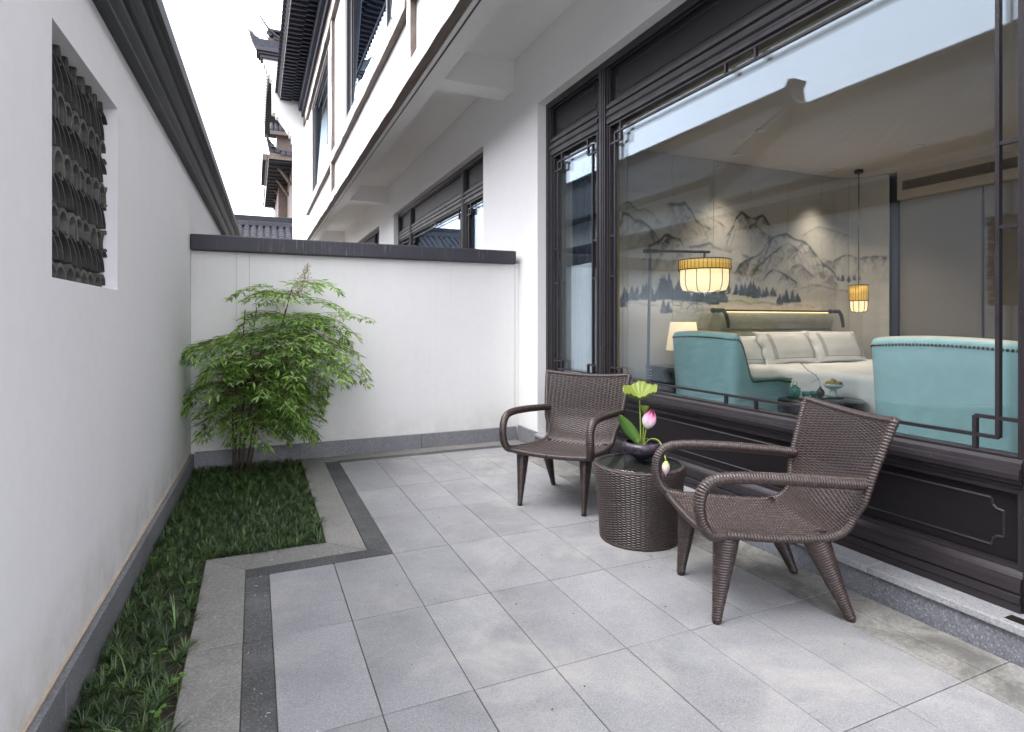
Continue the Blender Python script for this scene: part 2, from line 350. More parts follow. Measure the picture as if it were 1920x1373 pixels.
def quads_mesh(name, V, Q, smooth=True, attr=None):
    m = bpy.data.meshes.new(name); m.vertices.add(len(V)); m.vertices.foreach_set('co', np.asarray(V, dtype=np.float32).ravel())
    n, k = Q.shape; m.loops.add(n*k); m.polygons.add(n)
    m.loops.foreach_set('vertex_index', Q.astype(np.int32).ravel())
    m.polygons.foreach_set('loop_start', np.arange(0, n*k, k, dtype=np.int32))
    m.polygons.foreach_set('loop_total', np.full(n, k, dtype=np.int32))
    m.update(calc_edges=True)
    if smooth: m.polygons.foreach_set('use_smooth', [True]*n)
    if attr is not None:
        a = m.attributes.new('shade', 'FLOAT', 'POINT'); a.data.foreach_set('value', np.asarray(attr, dtype=np.float32).ravel())
    return m
def smoothstep(x): x = np.clip(x, 0, 1); return x*x*(3-2*x)
def catmull(pts, n):
    P = np.array(pts, float); P = np.vstack([2*P[0]-P[1], P, 2*P[-1]-P[-2]]); out = []
    m = len(P)-3; T = np.linspace(0, m-1e-6, n)
    for t in T:
        i = int(t); f = t-i; a, b, c, d = P[i:i+4]
        out.append(0.5*((2*b)+(-a+c)*f+(2*a-5*b+4*c-d)*f*f+(-a+3*b-3*c+d)*f**3))
    return np.array(out)
def resample(P, step):
    d = np.r_[0, np.cumsum(np.linalg.norm(np.diff(P, axis=0), axis=1))]; n = max(3, int(d[-1]/step))
    t = np.linspace(0, d[-1], n); return np.stack([np.interp(t, d, P[:, k]) for k in range(3)], 1), t

# ------------------------------------------------------------------ ground and patio
MB().add([(-600,-600,-0.12),(600,-600,-0.12),(600,600,-0.12),(-600,600,-0.12)], [(0,1,2,3)]).obj('ground', 'mortar').__setitem__('kind', 'structure')
patio = MB().box(-0.230, 2.52, -2.2, 3.325, -0.10, -0.009).box(0.366, 2.52, 3.3255, 5.46, -0.10, -0.009).obj('patio_paving', 'mortar'); patio['kind'] = 'structure'
def slab(poly, mat, name, inset=0.0017, dz=None):
    n = len(poly); P = [Vector((x, y, 0)) for x, y in poly]
    c = sum(P, Vector())/n; Q = []
    for i in range(n):
        a, b, d = P[i-1], P[i], P[(i+1) % n]
        e1 = (b-a).normalized(); e2 = (d-b).normalized(); n1 = Vector((-e1.y, e1.x, 0)); n2 = Vector((-e2.y, e2.x, 0))
        m = (n1+n2); m = m/max(0.3, m.dot(n1)); Q.append(b + m*inset)
    h = random.uniform(-0.0008, 0.0008) if dz is None else dz
    mb = MB().extr([(q.x-c.x, q.y-c.y) for q in Q], -0.028, h, 'z')
    return mb.obj(name, mat, patio, bevel=0.0016, seg=2, loc=(c.x, c.y, 0))
def rect(x0, x1, y0, y1): return [(x0, y0), (x1, y0), (x1, y1), (x0, y1)]
XS = [0.062, 0.362, 0.663, 0.965, 1.267, 1.57, 1.873, 2.19]
YL = [-2.2, -1.92, -1.30, -0.69, -0.07, 0.55, 1.17, 1.80, 2.415, 3.025]
YU = [3.025, 3.635, 4.240, 4.850, 5.15]
for i in range(len(XS)-1):
    for j in range(len(YL)-1): slab(rect(XS[i], XS[i+1], YL[j], YL[j+1]), 'slab_granite', 'paving_slab')
    if i >= 2:
        for j in range(len(YU)-1): slab(rect(XS[i], XS[i+1], YU[j], YU[j+1]), 'slab_granite', 'paving_slab')
xa, xb, xc = -0.228, -0.041, 0.062
yb = [-2.2, -1.0, 0.1, 1.25, 2.42]
for a, b in zip(yb, yb[1:]): slab(rect(xa, xb, a, b), 'border_granite', 'border_slab')
slab([(xa, 2.42), (xb, 2.42), (xb, 3.125), (xa, 3.335)], 'border_granite', 'border_slab')
slab([(xb, 3.125), (0.548, 3.135), (0.356, 3.33), (xa, 3.335)], 'border_granite', 'border_slab')
slab([(0.356, 3.33), (0.548, 3.135), (0.548, 3.60), (0.362, 3.60)], 'border_granite', 'border_slab')
slab(rect(0.364, 0.548, 3.60, 4.55), 'border_granite', 'border_slab')
slab([(0.366, 4.55), (0.548, 4.55), (0.548, 5.245), (0.366, 5.42)], 'border_granite', 'border_slab')
for a, b in zip([-2.2, -1.3, -0.2, 0.9, 2.42], [-1.3, -0.2, 0.9, 2.42, 3.025]): slab(rect(xb, xc, a, b), 'dark_granite', 'dark_band_slab')
slab([(xb, 3.025), (xc, 3.025), (0.660, 3.03), (0.548, 3.135), (xb, 3.125)], 'dark_granite', 'dark_band_slab')
slab([(0.548, 3.135), (0.660, 3.03), (0.660, 3.64), (0.548, 3.64)], 'dark_granite', 'dark_band_slab')
slab(rect(0.548, 0.660, 3.64, 4.70), 'dark_granite', 'dark_band_slab')
slab([(0.548, 4.70), (0.660, 4.70), (0.660, 5.15), (0.548, 5.245)], 'dark_granite', 'dark_band_slab')
for a, b in ((0.66, 1.40), (1.40, 2.19)): slab(rect(a, b, 5.15, 5.245), 'dark_granite', 'dark_band_slab')
slab([(0.366, 5.42), (0.548, 5.245), (1.40, 5.245), (1.40, 5.42)], 'border_granite', 'border_slab')
slab([(1.40, 5.245), (2.33, 5.245), (2.47, 5.42), (1.40, 5.42)], 'border_granite', 'border_slab')
YR = [-2.2, -1.30, -0.69, -0.07, 0.55, 1.17, 1.80, 3.025, 4.24]
for a, b in zip(YR, YR[1:]):
    slab(rect(2.19, 2.318, a, b), 'worn_granite', 'border_strip'); slab(rect(2.318, 2.47, a, b), 'worn_granite', 'border_slab')
slab(rect(2.19, 2.318, 4.24, 5.245), 'worn_granite', 'border_strip'); slab([(2.318, 4.24), (2.47, 4.24), (2.47, 5.42), (2.318, 5.245)], 'border_granite', 'border_slab')
# soil of the planting bed
P = []; 
nx, ny = 60, 120
X, Y = np.meshgrid(np.linspace(-0.72, 0.364, nx), np.linspace(-2.2, 5.44, ny))
Z = -0.028 + 0.012*np.sin(X*31+Y*17)*np.sin(Y*23-X*9) + rng.normal(0, 0.004, X.shape)
g_ = np.stack([X, Y, Z], -1); 
mx = (X > -0.222) & (Y < 3.33); g_[..., 2][mx] = -0.15
bed = obj('planting_bed', grid_mesh('planting_bed', g_), 'soil'); bed['kind'] = 'structure'

# ------------------------------------------------------------------ left courtyard wall with the tile window and the moulded coping
TL = math.atan(0.022)
lw = thing('courtyard_wall', 'long white plastered garden wall on the left with a tile window and dark moulded coping', 'wall', (-0.487, 5.45, 0), -TL)
NY0, NY1, NZ0, NZ1 = -3.294, -2.482, 1.352, 2.135
w = MB()
w.box(-0.30, 0, -7.9, NY0, -0.1, 2.42); w.box(-0.30, 0, NY1, 9.0, -0.1, 2.42)
w.box(-0.30, 0, NY0, NY1, -0.1, NZ0); w.box(-0.30, 0, NY0, NY1, NZ1, 2.42)
w.obj('wall_panel', 'left_plaster', lw)
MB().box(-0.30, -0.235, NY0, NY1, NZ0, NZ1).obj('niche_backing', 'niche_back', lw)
prof = [(-0.32, 2.405), (0.050, 2.405), (0.052, 2.418), (0.066, 2.428), (0.078, 2.445), (0.080, 2.470), (0.096, 2.474), (0.112, 2.486),
        (0.124, 2.506), (0.128, 2.530), (0.146, 2.533), (0.152, 2.552), (0.170, 2.555), (0.172, 2.622), (0.160, 2.632), (-0.15, 2.655), (-0.32, 2.64)]
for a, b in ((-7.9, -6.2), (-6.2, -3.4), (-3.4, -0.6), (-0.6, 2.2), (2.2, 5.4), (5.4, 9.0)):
    MB().extr(prof, a+0.001, b-0.001, 'y').obj('coping_length', 'left_coping_shaded', lw, fixn=True)
plain('sealant', (0.50, 0.42, 0.32), 0.8)
MB().box(0.0006, 0.010, -7.6, -0.04, 0.1305, 0.1375).obj('sealant_line', 'sealant', lw)
ys = [-7.6]
while ys[-1] < -0.05: ys.append(min(-0.035, ys[-1]+1.08))
for a, b in zip(ys, ys[1:]): 
    if b-a > 0.02: MB().box(0.0005, 0.031, a+0.0015, b-0.0015, -0.06, 0.128+random.uniform(-0.002, 0.002)).obj('plinth_slab', 'plinth_granite', lw, bevel=0.002)
# curved grey tiles set on edge: two alternating courses, each tile a part
def arc_mesh(name, pts, th, depth):
    P = np.array(pts); d = np.gradient(P, axis=0); nrm = np.stack([-d[:, 1], d[:, 0]], 1); nrm /= np.linalg.norm(nrm, axis=1)[:, None]
    O = P+nrm*th/2; I = P-nrm*th/2; poly = [tuple(p) for p in O]+[tuple(p) for p in I[::-1]]; n = len(P)
    vs = [(x, p[0], p[1]) for x in (0, -depth) for p in poly]; N = len(poly)
    fs = [(i, (i+1) % N, N+(i+1) % N, N+i) for i in range(N)]
    fs += [(i, N-1-i, N-2-i, i+1) for i in range(n-1)] + [(N+i, N+i+1, 2*N-2-i, 2*N-1-i) for i in range(n-1)]
    m = MB().add(vs, fs).mesh(name); b = bmesh.new(); b.from_mesh(m); bmesh.ops.recalc_face_normals(b, faces=b.faces); b.to_mesh(m); b.free()
    m.materials.append(MATS['clay_tile']); return m
A1 = [(0.150*math.sin(t), 0.108*math.cos(t)) for t in np.linspace(0.12, 1.52, 9)]
B1 = [(0.058*math.cos(t), 0.078*math.sin(t)) for t in np.linspace(3.35, -0.1, 12)]
mA = arc_mesh('long_arc_tile', A1, 0.008, 0.17); mB = arc_mesh('hood_tile', B1, 0.013, 0.17); mB.materials.clear(); mB.materials.append(MATS['clay_lit'])
z = NZ0-0.02; k = 0
while z < NZ1:
    if k % 2 == 0:
        h = 0.085
        y = NY0-0.04-0.03*(k % 3)
        while y < NY1+0.03:
            if NY0-0.05 < y < NY1+0.05: obj('hood_tile', mB, None, lw, (-0.040+random.uniform(-.004, .004), y, z+random.uniform(-.003, .003)), (random.uniform(-.05, .05), 0, 0))
            y += 0.090
    else:
        h = 0.104
        y = NY0-0.13-0.02*(k % 3)
        while y < NY1+0.0:
            if NY0-0.14 < y < NY1-0.005: obj('arc_tile', mA, None, lw, (-0.040+random.uniform(-.004, .004), y, z+random.uniform(-.002, .002)), (random.uniform(-.04, .04), 0, 0))
            y += 0.066
    z += h; k += 1

# ------------------------------------------------------------------ low wall across the end of the courtyard
bw = thing('cross_wall', 'low white wall closing the courtyard end, topped by a plain dark coping', 'wall', (0, 5.45, 0))
MB().box(-0.484, 2.498, 0, 0.2, -0.1, 1.81).obj('wall_panel', 'garden_plaster', bw)
MB().box(-0.486, 2.445, -0.055, 0.26, 1.803, 1.936).obj('coping', 'coping_paint', bw, bevel=0.010, seg=3)
for a, b in ((-0.455, 0.362), (0.362, 1.46), (1.46, 2.462)): MB().box(a+.0015, b-.0015, -0.031, -0.0005, -0.06, 0.135).obj('plinth_slab', 'plinth_granite', bw, bevel=0.002)
for x in (-0.147, -0.045): box_part('render_joint', 'taupe_trim', bw, x, x+0.0022, -0.0012, 0.001, 1.25 if x < -0.1 else 1.4, 1.80)
box_part('corner_joint', 'taupe_trim', bw, 2.452, 2.455, -0.0012, 0.001, 0.3, 1.80)

# ------------------------------------------------------------------ the hotel building
hb = thing('hotel_building', 'white hotel building with timber framed upper floor overhanging the patio and a dark window wall', 'building')
WX = 2.5
MOD = 6.36
ops = [(0.12-MOD, 5.02-MOD), (0.12, 5.02), (0.12+MOD, 5.02+MOD), (0.12+2*MOD, 5.02+2*MOD)]
OT = 3.325
w = MB(); prev = -1.3
for a, b in ops[1:]: w.box(WX, WX+0.25, prev, a, -0.1, OT); prev = b
w.box(WX, WX+0.25, prev, 24, -0.1, OT); w.box(WX, WX+0.25, -1.3, 24, OT, 4.2)
w.obj('lower_wall', 'white_plaster', hb)
for a, b in ((5.022, 5.422),): MB().box(2.474, 2.4995, a, b, -0.06, 0.147).obj('plinth_slab', 'plinth_granite', hb, bevel=0.002)
for a, b in ((-1.9, -0.66), (-0.66, 0.50), (0.50, 1.70), (1.70, 2.9), (2.9, 4.05), (4.05, 5.02)):
    MB().box(2.486, 2.62, a+.001, b-.001, -0.08, 0.106).obj('step_riser', 'step_granite', hb, bevel=0.001)
    MB().box(2.468, 2.75, a+.001, b-.001, 0.1065, 0.136).obj('step_tread', 'tread_granite', hb, bevel=0.004, seg=3)
for k in range(1): box_part('drain_cover', 'bronze', hb, 2.50, 2.545, 0.72, 1.20, 0.1365, 0.139)
# overhang: edge beam, cross beams, recessed ceiling
UX = 1.51
w = MB(); w.box(UX, 1.735, -1.3, 20.3, 3.645, 4.2); w.obj('edge_beam', 'white_plaster', hb)
for k in range(-1, 3):
    y0 = 5.58+k*MOD; box_part('cross_beam', 'white_plaster', hb, 1.735, 2.4995, y0, y0+0.29, 3.645, 3.97)
box_part('overhang_ceiling', 'white_plaster', hb, 1.735, 2.4995, -1.3, 20.3, 3.96, 4.15)
box_part('drip_groove', 'seam_metal', hb, UX+0.038, UX+0.052, -1.3, 20.2, 3.640, 3.6449)
# upper wall with window openings
wins = [(0.25, 4.35), (6.94, 11.02), (13.6, 17.8)]
w = MB(); prev = -1.3
for a, b in wins: w.box(UX, UX+0.2, prev, a, 4.2, 8.5); w.box(UX, UX+0.2, a, b, 4.2, 4.86); w.box(UX, UX+0.2, a, b, 7.40, 8.5); prev = b
w.box(UX, UX+0.2, prev, 20.3, 4.2, 8.5); w.obj('upper_wall', 'white_plaster', hb)
def rough_beam(name, x0, x1, y0, y1, z0, z1, axis='y'):
    """a hand-hewn timber: its edges wander a few millimetres"""
    L = (y1-y0) if axis == 'y' else (z1-z0); n = max(4, int(L/0.35)); vs = []
    for i in range(n+1):
        t = i/n; j = lambda: random.uniform(-0.006, 0.006)
        if axis == 'y': y = y0+t*L; vs += [(x0+j(), y, z0+j()), (x1, y, z0+j()), (x1, y, z1+j()), (x0+j(), y, z1+j())]
        else: zz = z0+t*L; vs += [(x0+j(), y0+j(), zz), (x1, y0+j(), zz), (x1, y1+j(), zz), (x0+j(), y1+j(), zz)]
    fs = [(4*i+k, 4*i+(k+1) % 4, 4*i+4+(k+1) % 4, 4*i+4+k) for i in range(n) for k in range(4)]+[(3, 2, 1, 0), (4*n, 4*n+1, 4*n+2, 4*n+3)]
    return MB().add(vs, fs).obj(name, 'weathered_timber', hb, bevel=0.006)
for a, b in ((-1.3, -0.7), (-0.7, 5.85), (5.85, 12.5), (12.5, 20.28)): rough_beam('sill_beam', 1.415, UX, a, b-0.004, 3.655, 3.82)
for y in (-0.85, 5.80, 12.44): rough_beam('post', 1.44, UX, y, y+0.17, 3.825, 7.45, 'z')
for a, b in ((-0.68, 5.79), (5.975, 12.43), (12.615, 18.9)): rough_beam('window_rail', 1.425, UX, a+0.003, b-0.003, 4.48, 4.66)
for a, b in ((-0.7, 5.85), (5.85, 12.5), (12.5, 19.0)): rough_beam('top_rail', 1.425, UX, a, b-0.004, 7.452, 7.66)
box_part('frieze_board', 'brown_timber', hb, 1.46, UX-0.001, -1.3, 20.28, 7.67, 7.95); box_part('frieze_moulding', 'rafter_paint', hb, 1.40, UX-0.001, -1.3, 20.28, 7.955, 8.14)
box_part('eave_purlin', 'rafter_paint', hb, 1.31, UX-0.001, -1.3, 20.28, 8.145, 8.44)

# eave: boards, two tiers of rafters, fascia, drip tiles
box_part('eave_boarding', 'soffit_board', hb, 0.74, 1.6, -1, 20.28, 8.50, 8.53)
mr1 = MB().box(0.0, 0.66, -0.035, 0.035, 0, 0.075).mesh('rafter'); mr1.materials.append(MATS['rafter_paint'])
mr2 = MB().box(0.0, 0.34, -0.035, 0.035, 0, 0.055).mesh('flying_rafter'); mr2.materials.append(MATS['rafter_paint'])
dm = MB().lathe([(0.0, 0), (0.105, 0.0), (0.112, 0.012), (0.105, 0.024), (0, 0.024)], 14).mesh('drip_tile'); dm.materials.append(MATS['roof_clay'])
em = MB()
a_ = np.linspace(0, PI, 8)
prof_o = [(0.115*math.cos(t), 0.085*math.sin(t)) for t in a_]; prof_i = [(0.098*math.cos(t), 0.068*math.sin(t)) for t in a_[::-1]]
em.extr([(p, q) for p, q in prof_o+prof_i], -0.16, 0.14, 'x'); emm = em.mesh('eave_tile'); emm.materials.append(MATS['roof_clay'])
y = 1.2
while y < 20.2:
    obj('rafter', mr1, None, hb, (0.98, y, 8.425)); obj('flying_rafter', mr2, None, hb, (0.755, y+0.02, 8.39))
    obj('drip_tile', dm, None, hb, (0.70, y, 8.50), (0, PI/2-0.45, 0)); obj('eave_tile', emm, None, hb, (0.74, y+0.12, 8.56), (0, 0.22, 0))
    y += 0.24
box_part('eave_fascia', 'weathered_timber', hb, 0.735, 0.754, -1, 20.28, 8.40, 8.50)
# roof sheet of rounded tiles above the eave (seen only from the street side and in the glass)
U, V = np.meshgrid(np.linspace(0, 1, 5), np.linspace(-1, 20.28, 700))
R_ = np.stack([0.72+U*3.6, V, 8.585+U*1.75+0.045*np.abs(np.sin(PI*V/0.24))], -1)
rs = obj('roof_tile_field', grid_mesh('roof_tile_field', R_), 'roof_clay', hb); rs['kind'] = 'stuff'

def window_unit(parent, wx, a, b, z0, z1, mat='dark_wood', glassmat='upper_glass', lattice=True):
    """two-leaf window in the upper floor: frame, mullions, sill mouldings, panes"""
    f = MB(); fr = 0.07
    for (c, d) in ((a, a+fr), (b-fr, b)): f.box(wx, wx+0.10, c, d, z0, z1)
    f.box(wx, wx+0.10, a+fr, b-fr, z1-fr, z1); f.box(wx-0.03, wx+0.10, a+fr, b-fr, z0, z0+0.05); f.box(wx-0.005, wx+0.10, a+fr, b-fr, z0+0.05, z0+0.12); f.box(wx+0.02, wx+0.10, a+fr, b-fr, z0+0.12, z0+0.17)
    F = f.obj('window_frame', mat, parent, bevel=0.005)
    s = 0.46
    edges = [a+fr, a+fr+s, b-fr-s, b-fr]
    for k, c in enumerate(edges[1:3]): box_part('mullion', mat, F, wx+0.005, wx+0.10, c-0.035, c+0.035, z0+0.17, z1-fr, 0.005)
    lat = MB()
    for (c, d) in ((edges[0], edges[1]-0.035), (edges[1]+0.035, edges[2]-0.035), (edges[2]+0.035, edges[3])):
        zz0, zz1 = z0+0.17, z1-fr
        lat.box(wx+0.03, wx+0.045, c+0.07, c+0.084, zz0, zz1); lat.box(wx+0.03, wx+0.045, d-0.084, d-0.07, zz0, zz1)
        for zq in (zz0+0.35, zz0+0.62, zz1-0.62, zz1-0.35): lat.box(wx+0.031, wx+0.044, c, c+0.07, zq, zq+0.014); lat.box(wx+0.031, wx+0.044, d-0.07, d, zq, zq+0.014)
        lat.box(wx+0.032, wx+0.043, c+0.084, d-0.084, zz1-0.09, zz1-0.076); lat.box(wx+0.032, wx+0.043, c+0.084, d-0.084, zz0+0.076, zz0+0.09)
    lat.obj('lattice', mat, F)
    zc = (z0+z1)/2; o = MB().box(-0.004, 0.004, a+fr, b-fr, z0+0.17-zc, z1-fr-zc).obj('pane', glassmat, F, loc=(wx+0.072, 0, zc), rot=(0, math.radians(2.1), 0))
    MB().box(wx+0.16, wx+0.165, a+fr, b-fr, z0+0.17, z1-fr).obj('blind', 'curtain_dark', F)
for a, b in wins: window_unit(hb, UX+0.035, a+0.002, b-0.002, 4.862, 7.398)

# ---- the big window wall (one per opening), its mouldings cut as stepped profiles
FX = 2.59
def hmould(f, prof, a, b): f.extr(prof, a, b, 'y')
def bars(f, pts, x0=2.605, x1=2.628, wdt=0.007):
    """muntins: list of (y0,z0,y1,z1) centre lines; alternating depth so crossing faces never share a plane"""
    for k, (y0, z0, y1, z1) in enumerate(pts):
        if abs(y1-y0) < 1e-6: f.box(x0, x1, y0-wdt, y0+wdt, min(z0, z1), max(z0, z1))
        else: f.box(x0+0.002, x1-0.002, min(y0, y1), max(y0, y1), z0-wdt, z0+wdt)
def lattice_bars(a, b, z0, z1, s=0.078, t=0.075, centre=True, ties=(1.58, 1.90)):
    """a, b: sash opening in y (a<b); nested corner squares like the photograph"""
    L = []
    ia, ib, iz0, iz1 = a+0.045+0.02, b-0.045-0.02, z0+0.055, z1-0.065
    L += [(ia, iz0, ia, iz1), (ib, iz0, ib, iz1), (ia, iz0, ib, iz0), (ia, iz1, ib, iz1)]
    for yy, sg in ((ia, 1), (ib, -1)):
        ye = a if sg > 0 else b
        for zz, sz, ze in ((iz0, 1, z0), (iz1, -1, z1)):
            L += [(yy+sg*s, ze, yy+sg*s, zz+sz*t), (ye, zz+sz*t, yy+sg*s, zz+sz*t)]
        for zt in ties: L.append((ye, zt, yy, zt))
    if centre:
        m = (a+b)/2
        for dy in (-0.115, 0.115): L += [(m+dy, z0, m+dy, iz0), (m+dy, iz1, m+dy, z1)]
    return L
def raised_field(f, y0, y1, z0, z1, x=2.628, n=0.028, r=0.008):
    """bead outlining a panel with notched corners"""
    c = []
    for (yc, zc, s1, s2) in ((y0, z0, 1, 1), (y1, z0, -1, 1), (y1, z1, -1, -1), (y0, z1, 1, -1)):
        q = [(yc, zc+s2*n*1.5), (yc+s1*n*0.9, zc+s2*n*1.35), (yc+s1*n*1.35, zc+s2*n*0.9), (yc+s1*n*1.5, zc)]
        c += q if (s1 == s2) else q[::-1]
    pts = [(x, p[0], p[1]) for p in c]; pts.append(pts[0])
    for p, q in zip(pts, pts[1:]): f.tube([p, q], 0.0065, 6)
def window_wall(y0, y1, detail=True):
    g = bpy.data.objects.new('window_wall', None); COL.objects.link(g); g.parent = hb
    T = OT-0.001; B = 0.137
    P1, P2 = (y0+0.94, y0+1.07), (y1-1.07, y1-0.94)
    f = MB()
    # jambs and head
    f.box(FX, FX+0.10, y0+0.001, y0+0.05, B, T); f.box(FX+0.012, FX+0.10, y0+0.05, y0+0.072, B, T-0.06); f.box(FX+0.004, FX+0.10, y0+0.072, y0+0.09, B, T-0.06)
    f.box(FX, FX+0.10, y1-0.05, y1-0.001, B, T); f.box(FX+0.012, FX+0.10, y1-0.072, y1-0.05, B, T-0.06); f.box(FX+0.004, FX+0.10, y1-0.09, y1-0.072, B, T-0.06)
    f.box(FX-0.003, FX+0.10, y0+0.05, y1-0.05, T-0.06, T)
    f.obj('outer_frame', 'dark_wood', g, bevel=0.003)
    for (a, b) in (P1, P2):
        w = b-a; ff = MB()
        for k, (u0, u1, dx) in enumerate(((0, .14, .006), (.14, .26, -.008), (.26, .31, .004), (.31, .44, -.012), (.44, .50, .002), (.50, .62, -.014), (.62, .68, .004), (.68, .84, -.008), (.84, 1.0, .006))):
            ff.box(FX+dx, FX+0.10, a+u0*w, a+u1*w, B, T-0.061)
        ff.obj('post', 'dark_wood', g, bevel=0.003)
    bays = [(y0+0.09, P1[0], False), (P1[1], P2[0], True), (P2[1], y1-0.09, False)]
    x0 = FX
    rail_top = [(x0+.008, 2.962), (x0-.006, 2.950), (x0-.006, 2.925), (x0+.010, 2.915), (x0+.010, 2.900), (x0-.010, 2.888), (x0-.012, 2.862), (x0+.004, 2.850), (x0+.004, 2.838), (x0-.002, 2.830), (x0-.002, 2.805), (x0+.014, 2.797), (x0+.10, 2.797), (x0+.10, 2.962)]
    rail_mid = [(x0+.012, 0.703), (x0+.000, 0.690), (x0-.004, 0.672), (x0-.016, 0.668), (x0-.020, 0.650), (x0-.016, 0.630), (x0-.002, 0.624), (x0-.002, 0.612), (x0+.014, 0.600), (x0+.022, 0.587), (x0+.10, 0.587), (x0+.10, 0.703)]
    rail_bot = [(x0+.024, 0.288), (x0+.010, 0.272), (x0+.004, 0.262), (x0-.006, 0.258), (x0-.010, 0.242), (x0-.012, 0.212), (x0-.004, 0.202), (x0-.014, 0.196), (x0-.014, 0.172), (x0-.006, 0.166), (x0-.008, 0.1372), (x0+.10, 0.1372), (x0+.10, 0.288)]
    for (a, b, wide) in bays:
        for pr_ in (rail_top, rail_mid, rail_bot): MB().extr(pr_, a, b, 'y').obj('rail', 'dark_wood', g, fixn=True)
        # top and bottom panels
        for (za, zb) in ((2.962, T-0.061), (0.288, 0.587)):
            box_part('panel', 'dark_panel', g, FX+0.045, FX+0.075, a, b, za, zb)
            if detail:
                q = MB(); m_ = 0.045
                for (ya, yc, zc, zd) in ((a, a+0.02, za, zb), (b-0.02, b, za, zb)): q.box(FX+0.018, FX+0.06, ya, yc, zc, zd)
                q.box(FX+0.020, FX+0.06, a+0.02, b-0.02, zb-0.016, zb); q.box(FX+0.020, FX+0.06, a+0.02, b-0.02, za, za+0.016)
                raised_field(q, a+0.075, b-0.075, za+0.058, zb-0.058, x=FX+0.046)
                q.obj('panel_moulding', 'dark_wood', g)
        # sash
        s = 0.052 if not wide else 0.020
        q = MB(); q.box(FX+0.016, FX+0.07, a, a+s, 0.703, 2.797); q.box(FX+0.016, FX+0.07, b-s, b, 0.703, 2.797)
        if not wide:
            q.box(FX+0.004, FX+0.07, a+0.014, a+0.030, 0.703, 2.797); q.box(FX+0.004, FX+0.07, b-0.030, b-0.014, 0.703, 2.797)
        q.box(FX+0.016, FX+0.07, a+s, b-s, 0.703, 0.716); q.box(FX+0.016, FX+0.07, a+s, b-s, 2.781, 2.797)
        q.obj('sash', 'dark_wood', g, bevel=0.003)
        lt = MB(); bars(lt, lattice_bars(a+s, b-s, 0.716, 2.781, centre=wide, ties=(1.58, 1.90)) if detail else lattice_bars(a+s, b-s, 0.716, 2.781, centre=wide))
        lt.obj('lattice', 'dark_wood', g)
        MB().box(2.650, 2.656, a+s-0.002, b-s+0.002, 0.71, 2.79).obj('glass_pane', 'window_glass', g)
        MB().box(2.668, 2.674, a+s-0.002, b-s+0.002, 0.71, 2.79).obj('glass_pane', 'window_glass', g)
    return g
window_wall(*ops[1]); window_wall(*ops[2]); window_wall(*ops[3], detail=False)
for k in (2, 3):                                                       # dim rooms behind the farther openings
    a, b = ops[k]; q = MB(); q.box(4.4, 4.5, a-0.6, b+0.6, 0.0, 3.3); q.box(2.76, 4.4, a-0.7, a-0.6, 0, 3.3); q.box(2.76, 4.4, b+0.6, b+0.7, 0, 3.3); q.box(2.76, 4.4, a-0.6, b+0.6, 3.2, 3.3); q.box(2.76, 4.4, a-0.6, b+0.6, 0, 0.1)
    q.obj('far_room', 'wall_fabric', hb)
    box_part('far_curtain', 'curtain_dark', hb, 2.80, 2.84, a+0.1, b-0.1, 0.14, 3.1)

# ------------------------------------------------------------------ the bedroom behind the glass
FZ, CZ = 0.13, 2.87
box_part('room_floor', 'room_floor', hb, 2.695, 7.4, -1.6, 5.0, 0.0, FZ)
box_part('room_ceiling', 'ceiling_paint', hb, 2.695, 7.4, -1.6, 5.0, CZ, 3.0)
box_part('room_wall', 'room_paint', hb, 2.752, 7.4, -1.6, -1.45, FZ, CZ)
box_part('room_wall', 'room_paint', hb, 2.695, 3.02, 5.0, 5.1, FZ, CZ); box_part('room_wall', 'room_paint', hb, 3.00, 3.08, 4.60, 4.999, FZ, CZ)
box_part('room_wall', 'wall_fabric', hb, 6.55, 7.0, 3.335, 4.125, FZ, 2.553); box_part('wall_panel', 'wall_fabric', hb, 6.56, 7.0, 1.6, 3.315, FZ, 2.553); box_part('wall_panel', 'room_paint', hb, 6.55, 7.0, -1.45, 1.58, FZ, 2.553)
box_part('corner_post', 'seam_metal', hb, 6.515, 6.60, 4.13, 4.20, FZ, CZ)
bk = MB(); bk.box(6.50, 7.0, -1.45, 4.125, 2.556, 2.655); bk.box(6.50, 7.0, -1.45, 4.125, 2.757, CZ); bk.box(6.50, 7.0, 4.07, 4.125, 2.655, 2.757); bk.box(6.62, 7.0, -1.45, 4.07, 2.655, 2.757)
bk.obj('bulkhead', 'room_paint', hb)
vt = MB()
for k in range(6): vt.box(6.515, 6.55, 0.5, 4.068, 2.662+k*0.0155, 2.668+k*0.0155)
for y in (1.0, 1.75, 2.5, 3.25): vt.box(6.512, 6.60, y, y+0.012, 2.656, 2.756)
vt.obj('air_vent', 'vent_metal', hb)

# the wall painting, drawn in ink tones on wall panels
NXC, NZC = 620, 360
cx0, cx1, cz0, cz1 = 2.95, 7.35, FZ, CZ
CXg, CZg = np.meshgrid(np.linspace(cx0, cx1, NXC), np.linspace(cz0, cz1, NZC))
def vnoise(x, z, seed):
    r = np.random.default_rng(seed).random((64, 64)); xi = np.floor(x).astype(int); zi = np.floor(z).astype(int); fx = smoothstep(x-xi); fz = smoothstep(z-zi)
    g = lambda a, b: r[a % 64, b % 64]
    return (g(xi, zi)*(1-fx)+g(xi+1, zi)*fx)*(1-fz)+(g(xi, zi+1)*(1-fx)+g(xi+1, zi+1)*fx)*fz
def fbm(x, z, seed, o=4):
    s = 0; a = 0.5; n = 0
    for k in range(o): s = s+a*vnoise(x*2**k, z*2**k, seed+k); n += a; a *= 0.5
    return s/n
ink = np.zeros((NZC, NXC))
ink += 0.10*smoothstep((fbm(CXg*1.3, CZg*6, 3)-0.45)*3)
